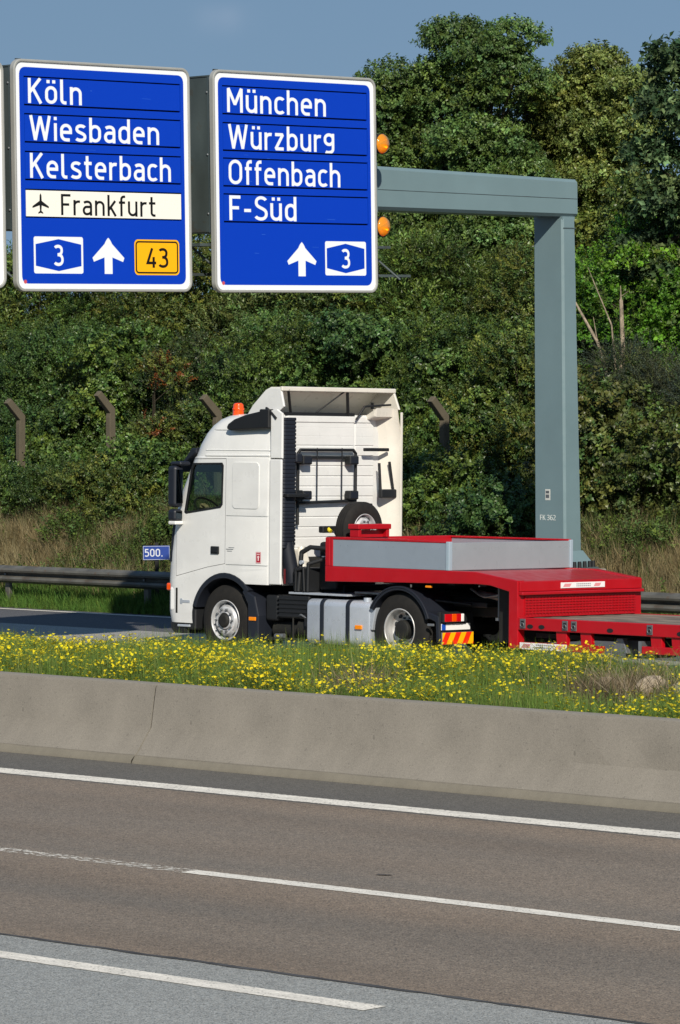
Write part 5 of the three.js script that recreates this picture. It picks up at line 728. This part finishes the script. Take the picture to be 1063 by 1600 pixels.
// woodland behind, reading as one mass through the gaps
const backs = [[-73, -72, 7.2, 'far woodland tree behind the leftmost thicket, nearest the left edge'], [-69, -71, 7.0, 'far woodland tree behind the Köln sign'], [-65.5, -70, 6.6, 'far woodland tree behind the gap between the two signs'], [-62, -72, 7.0, 'far woodland tree behind the München sign'], [-55, -74, 7.2, 'far woodland tree behind the tall dark green tree'], [-51.5, -71, 7.6, 'far woodland tree between the yellow-green tree and the silvery tree'], [-48, -66, 6.6, 'far woodland tree behind the silvery tree at the right edge']];
for (const [x, z, top, label] of backs) tree('woodland_tree', label, 'tree', x, z, [[x, top - 2.2, z, 2.8, 2.2, 1.6], [x - 1, top - 3.6, z + 0.5, 2.6, 1.8, 1.4], [x + 1.2, top - 3.4, z + 0.4, 2.4, 1.8, 1.4]], { n: 60, rad: 0.85, per: 22, spr: SPR.maple, col: C.deep, alt: C.olive, pAlt: 0.3, sc: 1.7, trunk: 0.16, every: 4 });
// thicket of tall shrubs along the top of the bank
const shrub = (label, x, z, ells, o) => tree('shrub', label, 'shrub', x, z, ells, { rad: 0.42, per: 78, spr: SPR.small, trunk: 0.045, every: 1, mat: LEAF, amp: 0.36, tone: 0.36, soft: 1, ...o });
const tall = [[-67.0, -58.5, 6.3, C.olive, 'willow', 'tall olive shrub at the left edge below the cut-off sign'], [-64.6, -59, 6.7, C.mid, 'small', 'tall green shrub under the left half of the Köln sign'], [-62.0, -58.5, 6.9, C.olive, 'small', 'tall olive shrub under the right half of the Köln sign'], [-59.6, -59.4, 6.4, C.pale, 'willow', 'pale willowy shrub below the gap between the two blue signs'], [-57.3, -58.8, 6.1, C.olive, 'willow', 'willowy shrub directly below the München sign'], [-55.0, -59, 6.3, C.mid, 'willow', 'tall willowy shrub under the left part of the gantry beam'], [-52.8, -59, 5.9, C.olive, 'small', 'tall olive shrub under the right part of the gantry beam, left of the post']];
for (const [x, z, top, col, s, label] of tall) shrub(label, x, z, [[x, top - 1.5, z, 1.5, 1.5, 1.1], [x - 0.5, top - 2.7, z + 0.5, 1.5, 1.3, 0.9], [x + 0.5, top - 3.2, z + 0.6, 1.5, 1.2, 0.9]], { n: 92, rad: 0.38, per: 66, spr: SPR[s], col, alt: C.deep, pAlt: 0.35 });
const low = [[-64.6, -55.4, 1.3, C.mid, 'small', 'dark shrub behind the leftmost concrete fence post'], [-62.5, -55.2, 1.35, C.deep, 'small', 'low green shrub between the two leftmost fence posts'], [-60.1, -54.9, 1.4, C.mid, 'round', 'light speckled shrub left of the second fence post from the left'], [-58.0, -55.1, 1.3, C.dull, 'small', 'dull green shrub just right of the second fence post from the left'], [-55.9, -55.0, 1.35, C.mid, 'small', 'green shrub left of the orange beacon'], [-53.8, -55.3, 1.4, C.deep, 'round', 'dark green shrub above the roof of the lorry cab'], [-51.9, -55.4, 1.3, C.mid, 'small', 'green shrub beside the rear edge of the roof spoiler'], [-50.2, -55.0, 1.3, C.mid, 'round', 'dark glossy shrub behind the fence post left of the gantry post'], [-48.9, -54.6, 1.2, C.olive, 'small', 'olive shrub directly left of the gantry post']];
for (const [x, z, h, col, s, label] of low) { const y = gy(x, z); shrub(label, x, z, [[x, y + h * 1.0, z, 1.35, h * 0.95, 0.9], [x + 0.3, y + h * 0.5, z + 0.6, 1.2, h * 0.5, 0.7]], { n: 62, rad: 0.35, per: 76, spr: SPR[s], col, alt: C.deep, pAlt: 0.35 }); }
const front = [[-60.2, -51.4, 0.55, C.mid, 'small', 'low bush covering the foot of the leftmost fence post'], [-58.6, -51.7, 0.6, C.deep, 'small', 'low dark bush between the two leftmost fence post feet'], [-57.0, -51.5, 0.55, C.olive, 'small', 'low olive bush before the second fence post from the left'], [-49.2, -51.3, 0.6, C.mid, 'small', 'low bush left of the gantry post hiding the foot of the fence post'], [-60.2, -52.9, 0.7, C.mid, 'round', 'low leafy bush at the foot of the second fence post'], [-62.2, -52.4, 0.65, C.mid, 'round', 'low leafy bush right of the leftmost fence post foot'], [-56.6, -52.3, 0.6, C.mid, 'round', 'low bush left of the lorry cab windscreen'], [-51.0, -52.6, 1.0, C.mid, 'small', 'bush right of the lorry cab behind the fence post foot'], [-48.0, -51.6, 0.75, C.mid, 'round', 'low leafy bush left of the gantry post foot above the grey boards'], [-46.6, -50.9, 0.55, C.deep, 'round', 'small dark bush beside the gantry post foot']];
for (const [x, z, h, col, s, label] of front) { const y = gy(x, z); shrub(label, x, z, [[x, y + h * 0.75, z, 1.05, h * 0.8, 0.6]], { n: 20, rad: 0.34, per: 60, spr: SPR[s], col, alt: C.deep, pAlt: 0.3 }); }
{ const y = gy(-58.2, -53.4); shrub('small rust-red shrub in the thicket right of the second fence post', -57.6, -53.6, [[-57.5, y + 1.7, -53.6, 0.5, 0.8, 0.4]], { n: 9, rad: 0.24, per: 60, col: C.rust, alt: C.olive, pAlt: 0.84 }); }
shrub('broad yellow-green bush right of the gantry post', -45.6, -52.9, [[-45.7, 2.35, -52.9, 1.35, 0.95, 0.8], [-45.4, 1.7, -52.6, 1.2, 0.6, 0.7]], { n: 46, rad: 0.40, per: 44, spr: SPR.round, col: [0.105, 0.122, 0.03], alt: C.deep, pAlt: 0.3, sc: 1.15 });
shrub('yellow-green bush at the right edge of the photo above the grass', -43.6, -52.6, [[-43.6, 2.3, -52.7, 1.2, 0.8, 0.8], [-43.5, 1.6, -52.5, 1.2, 0.6, 0.7]], { n: 40, rad: 0.40, per: 44, spr: SPR.round, col: [0.098, 0.118, 0.03], alt: C.mid, pAlt: 0.35, sc: 1.15 });
shrub('fine-twigged dark bluish bush below the bare birch', -46.2, -54.3, [[-46.2, 3.15, -54.4, 1.25, 0.75, 0.7], [-44.6, 2.9, -54.3, 1.2, 0.75, 0.7]], { n: 52, rad: 0.36, per: 90, spr: SPR.fine, col: [0.045, 0.062, 0.040], alt: C.dull, pAlt: 0.4, mat: LEAFDULL, sc: 1.1 });
{ // bare birch
  const x = -46.95, z = -54.9, y = gy(x, z), t = thing('bare_birch', 'leafless pale birch with forked stems right of the gantry post', 'tree', [x, y, z]);
  const l = []; const q = (a, b, r0, r1) => l.push(cylB(a, b, r0, r1, 8));
  q([0, -0.3, 0], [0.02, 1.25, 0], 0.07, 0.06); q([0.02, 1.25, 0], [0.10, 2.2, 0], 0.055, 0.045); q([0.10, 2.2, 0], [0.07, 3.05, 0], 0.045, 0.035); q([0.07, 3.05, 0], [0.08, 3.3, 0.02], 0.02, 0.006); q([0.07, 3.1, 0], [0.25, 3.2, 0], 0.014, 0.004);
  q([-0.1, -0.2, 0.05], [-0.16, 1.5, 0.05], 0.055, 0.042); q([-0.16, 1.5, 0.05], [-0.45, 2.3, 0.05], 0.04, 0.032); q([-0.45, 2.3, 0.05], [-0.95, 3.05, 0.1], 0.032, 0.02); q([-0.95, 3.05, 0.1], [-1.35, 3.7, 0.1], 0.02, 0.006);
  q([-0.05, 1.6, 0], [-0.2, 2.6, -0.05], 0.022, 0.016); q([-0.2, 2.6, -0.05], [-0.75, 3.65, -0.05], 0.016, 0.005); q([-0.16, 1.2, 0.05], [-0.75, 1.75, 0.2], 0.026, 0.018); q([-0.75, 1.75, 0.2], [-1.5, 2.05, 0.3], 0.018, 0.006); q([-0.45, 2.3, 0.05], [-0.5, 2.75, 0.1], 0.012, 0.004);
  mesh('trunk', l, M.birch, t);
}
// bank: dry grass, green herbs and brambles
function tuft({ n, h, lean, w, seed, seeds }) {
  const r = RNG(seed), T = [], K = [];
  for (let i = 0; i < n; i++) {
    const a = r() * 6.28, b = V((r() - .5) * 0.09, 0, (r() - .5) * 0.09), hh = h * (0.55 + 0.6 * r()), ln = lean * (0.3 + r()), d = V(Math.cos(a), 0, Math.sin(a)), s = V(-d.z, 0, d.x).multiplyScalar(w * 0.5), m = b.clone().add(V(0, hh * 0.55, 0)).addScaledVector(d, ln * 0.3), t = b.clone().add(V(0, hh, 0)).addScaledVector(d, ln), k = 0.75 + 0.5 * r();
    const A = b.clone().add(s), B = b.clone().sub(s), Cc = m.clone().addScaledVector(s, 0.8), D = m.clone().addScaledVector(s, -0.8);
    for (const f of [[A, B, Cc], [B, D, Cc], [Cc, D, t]]) for (const p of f) T.push(p.x, p.y, p.z); for (let q = 0; q < 9; q++) K.push(k, k, k);
    if (seeds && i % 3 === 0) { const o = V(s.x, 0, s.z).multiplyScalar(2.2); for (const f of [[t.clone().add(o).add(V(0, -0.07, 0)), t.clone().sub(o).add(V(0, -0.07, 0)), t.clone().add(V(0, 0.05, 0))]]) for (const p of f) T.push(p.x, p.y, p.z); for (let q = 0; q < 3; q++) K.push(1.3, 1.1, 0.85); }
  }
  return triGeo(T, K);
}
const TDRY = [1, 2, 3].map((s) => tuft({ n: 16, h: 0.46, lean: 0.32, w: 0.0055, seed: 40 + s })), TGRN = [1, 2, 3].map((s) => tuft({ n: 11, h: 0.34, lean: 0.16, w: 0.011, seed: 60 + s }));
const put = (p, r, s, tilt = 0.2, sy = 1) => new THREE.Matrix4().compose(p, new THREE.Quaternion().setFromEuler(new THREE.Euler((r() - .5) * tilt, r() * 6.28, (r() - .5) * tilt)), V(s, s * sy, s));
{
  const r = RNG(4711), G = {}; const add = (k, m, c) => { (G[k] ??= [[], []])[0].push(m); G[k][1].push(c); };
  const free = (x, z) => !(x > -44.6 && x < -42.2 && z < -48.55 && z > -50.1);
  for (let i = 0; i < 34000; i++) {
    const z = -48.95 - Math.pow(r(), 0.9) * 5.4, x = lerp(-74, -33, r()); if (!free(x, z)) continue;
    const d = dry(x, z) * smooth(-z, 48.9, 49.5) * (1 - smooth(-z, 50.2, 52.0)), p = V(x, gy(x, z) - 0.02, z);
    if (r() < Math.min(0.93, d * 1.1 + 0.14)) add('dry' + (i % 3), put(p, r, 0.7 + 0.6 * r(), 0.5), colr(r, [0.33, 0.27, 0.145], 0.3, [0.24, 0.20, 0.10], 0.4));
    else if (r() < 0.5) add('grn' + (i % 3), put(p, r, 0.8 + 0.8 * r(), 0.3), colr(r, [0.070, 0.105, 0.026], 0.3, [0.12, 0.13, 0.04], 0.3));
    else add('herb' + (i % 2), put(p.add(V(0, 0.05 + 0.22 * r(), 0)), r, 0.9 + 0.6 * r(), 1.4), colr(r, C.mid, 0.35, [0.085, 0.12, 0.04], 0.4));
  }
  // bramble heaps on the bank
  for (let k = 0; k < 46; k++) { const z = lerp(-49.9, -52.6, r()), x = lerp(-72, -36, r()); if (!free(x, z) || dry(x, z) > 0.75) continue; const w = 0.35 + 0.45 * r(), n = 60 + w * 120 | 0; for (let i = 0; i < n; i++) { const d = rv(r); add('herb' + (i % 2), put(V(x + d.x * w, gy(x, z) + 0.05 + Math.abs(d.y) * w * 0.7, z + d.z * w * 0.7), r, 0.9 + 0.5 * r(), 1.6), colr(r, C.mid, 0.3, C.deep, 0.4)); } }
  // mown green verge at the guardrail foot
  for (let i = 0; i < 9000; i++) { const z = lerp(-48.08, -49.3, r()), x = lerp(-66, -33, r()), h = smooth(-z, 48.05, 48.5); add('grn' + (i % 3), put(V(x, gy(x, z) - 0.02, z), r, 0.45 + 0.55 * h * r() + 0.2 * h, 0.4), colr(r, [0.085, 0.175, 0.028], 0.3, [0.12, 0.19, 0.035], 0.3)); }
  const NM = { dry: 'dry_grass', grn: 'bank_grass', herb: 'bank_herbs' }, LB = { dry: 'straw-coloured dry grass on the bank behind the guardrail', grn: 'green grass on the bank and at the guardrail foot', herb: 'leafy herbs and brambles covering the bank' };
  for (const k of Object.keys(G)) { const b = k.slice(0, -1), i = +k.slice(-1), geo = b === 'dry' ? TDRY[i] : b === 'grn' ? TGRN[i] : SPR.small[i]; tag(inst(NM[b], geo, b === 'herb' ? LEAFDULL : GRASS, ...G[k]), LB[b], b === 'herb' ? 'herbs' : 'grass', undefined, 'stuff'); }
}
// median: green stems with small yellow flower heads
function flowerPlant(seed, h, nh, spread) {
  const r = RNG(seed), T = [], K = [], bar = (a, b, w, c) => { const d = b.clone().sub(a), s = d.clone().cross(V(r() - .5, 0.1, r() - .5)).normalize().multiplyScalar(w); T.push(...a.clone().add(s).toArray(), ...a.clone().sub(s).toArray(), ...b.toArray()); for (let q = 0; q < 3; q++) K.push(...c); };
  const gc = () => { const k = 0.7 + 0.6 * r(); return [0.12 * k, 0.19 * k, 0.042 * k]; };
  for (let i = 0; i < nh; i++) {
    const a = r() * 6.28, d = spread * Math.sqrt(r()), hh = h * (0.62 + 0.45 * r()), fork = V(Math.cos(a) * d * 0.35, hh * 0.5, Math.sin(a) * d * 0.35), e = V(Math.cos(a) * d, hh, Math.sin(a) * d);
    bar(V((r() - .5) * .04, 0, (r() - .5) * .04), fork, 0.004, gc()); bar(fork, e, 0.003, gc());
    for (let q = 0; q < 2; q++) { const b = a + (r() - .5) * 2, m = fork.clone().lerp(e, r()), L = 0.05 + 0.06 * r(); bar(m, m.clone().add(V(Math.cos(b) * L, L * 0.9, Math.sin(b) * L)), 0.0035, gc()); }
    const R = 0.0125 + 0.006 * r(), tl = rv(r).multiplyScalar(0.5).add(V(0.3, 1, 0.3)).normalize(), u = tl.clone().cross(V(1, 0, 0.3)).normalize(), w = tl.clone().cross(u), yk = 0.85 + 0.3 * r();
    for (let q = 0; q < 6; q++) { const p = (k) => e.clone().addScaledVector(u, Math.cos(k * 1.0472) * R).addScaledVector(w, Math.sin(k * 1.0472) * R).addScaledVector(tl, 0.004); T.push(...e.clone().addScaledVector(tl, 0.001 + 0.006 * (q % 2)).toArray(), ...p(q).toArray(), ...p(q + 1).toArray()); for (let c = 0; c < 3; c++) K.push(0.80 * yk, 0.66 * yk, 0.015); }
  }
  return triGeo(T, K);
}
{
  const FP = [1, 2, 3, 4].map((s) => flowerPlant(700 + s, 0.52, 14, 0.17)), TM = [1, 2, 3].map((s) => tuft({ n: 12, h: 0.46, lean: 0.13, w: 0.007, seed: 80 + s })), TB = [1, 2].map((s) => tuft({ n: 14, h: 0.42, lean: 0.42, w: 0.007, seed: 90 + s }));
  const r = RNG(99), g = TM.map(() => [[], []]), f = FP.map(() => [[], []]), b = TB.map(() => [[], []]);
  const patch = (x, z, x0, z0, su, sv) => { const u = ((x - x0) * 0.7 + (z - z0) * 0.714) - 0.35, v = (x - x0) * 0.714 - (z - z0) * 0.7; return Math.exp(-((u / su) ** 2) - (v / sv) ** 2); };
  const bare = (x, z) => Math.max(patch(x, z, -28.45, -29.1, 0.8, 0.42), patch(x, z, -25.6, -29.9, 1.15, 0.62));
  for (let i = 0; i < 60000; i++) {
    const z = -27.6 - 9.7 * r(), x = lerp(-50, -16, r()), k = bare(x, z); if (r() < k * 1.7) continue;
    const n = fbm(x * 0.8, z * 0.8, 3, 801), s = (0.55 + 0.44 * n) * (0.76 + 0.38 * smooth(x, -38, -31) - 0.12 * smooth(x, -29, -26)) * (0.75 + 0.5 * r()) * (1 - 0.35 * k) * (1 - 0.62 * smooth(-z, 30.6, 35)) * (1 - 0.3 * k); const q = i % 3;
    g[q][0].push(put(V(x, gy(x, z) - 0.02, z), r, 1, 0.25, s * 1.25)); g[q][1].push(colr(r, [0.125, 0.205, 0.038], 0.3, [0.19, 0.22, 0.06], 0.25));
  }
  for (let i = 0; i < 20000; i++) {
    const z = -27.65 - 9.2 * Math.pow(r(), 1.15), x = lerp(-50, -16, r()), n = fbm(x * 0.7, z * 0.9, 3, 811); if (r() > smooth(n, 0.30, 0.62) * (0.35 + 0.65 * smooth(36.5 + z, 0, 2.5)) || r() < bare(x, z) * 2.2) continue;
    const q = i % 4; f[q][0].push(put(V(x, gy(x, z) - 0.02, z), r, 1, 0.25, (0.62 + 0.44 * r()) * (0.85 + 0.3 * n) * (0.74 + 0.38 * smooth(x, -38, -31) - 0.12 * smooth(x, -29, -26)) * (1 - 0.5 * smooth(-z, 31, 35.5)))); f[q][1].push(new THREE.Color().setRGB(1, 0.95 + 0.1 * r(), 1));
  }
  for (let i = 0; i < 1000; i++) { const s = r() < 0.55, x = s ? -28.45 + (r() + r() - 1) * 0.85 : -25.7 + (r() + r() - 1) * 1.1, z = s ? -29.1 + (r() + r() - 1) * 0.7 : -30.0 + (r() + r() - 1) * 0.6, q = i % 2; b[q][0].push(put(V(x, gy(x, z) - 0.03, z), r, 0.75 + 0.5 * r(), 1.1, 0.75)); b[q][1].push(colr(r, [0.30, 0.235, 0.15], 0.35, [0.18, 0.15, 0.08], 0.35)); }
  TM.forEach((q, i) => tag(inst('median_grass', q, GRASS, ...g[i]), 'green stems and grass on the median behind the concrete barrier', 'grass', undefined, 'stuff'));
  FP.forEach((q, i) => tag(inst('yellow_wildflowers', q, GRASS, ...f[i]), 'yellow wildflowers growing on the median behind the concrete barrier', 'wildflowers', undefined, 'stuff'));
  TB.forEach((q, i) => tag(inst('dry_stalks', q, GRASS, ...b[i]), 'brown dead stalks in the bare patches of the median', 'dry stalks', undefined, 'stuff'));
  // rubble stones in the bare patches
  const rockLab = ['pale stone, rightmost of the median rubble', 'pale broad stone second from the right in the median rubble', 'small stone at the left end of the median rubble', 'tan flat stone in the dead stalks below the rear wheel of the tractor', 'small tan stone among the dead stalks below the fuel tank'];
  [[-25.05, -30.3, 0.24, 0.13], [-25.5, -30.25, 0.17, 0.13], [-26.1, -30.3, 0.20, 0.10], [-28.15, -29.4, 0.22, 0.08], [-29.05, -29.1, 0.20, 0.07]].forEach(([x, z, a, h], i) => {
    const rg = new THREE.IcosahedronGeometry(1, 2), p = rg.attributes.position; for (let k = 0; k < p.count; k++) { const v = V().fromBufferAttribute(p, k), q = 0.62 + 0.75 * fbm(v.x * 1.9 + i * 7 + 20, v.y * 1.9 + v.z * 1.7 + 20, 3, 3) ; p.setXYZ(k, v.x * q * a, v.y * q * h * 1.2, v.z * q * a * 0.7); }
    const m = mesh('stone', [toCreasedNormals(rg, 0.25)], S({ color: ['#cdbfa8', '#c8b9a2', '#bba88f', '#b8a283', '#ad987c'][i], roughness: 0.95, map: tile(concT, 0.9), bumpMap: tile(concB, 0.5), bumpScale: 0.01 })); m.position.set(x, gy(x, z) + h * 0.85 + 0.05, z); m.rotation.y = i * 1.3; tag(m, rockLab[i], 'stone');
  });
}
scene.traverse((o) => { if (o.isMesh) { o.castShadow = true; o.receiveShadow = true; } });
renderer.render(scene, camera);
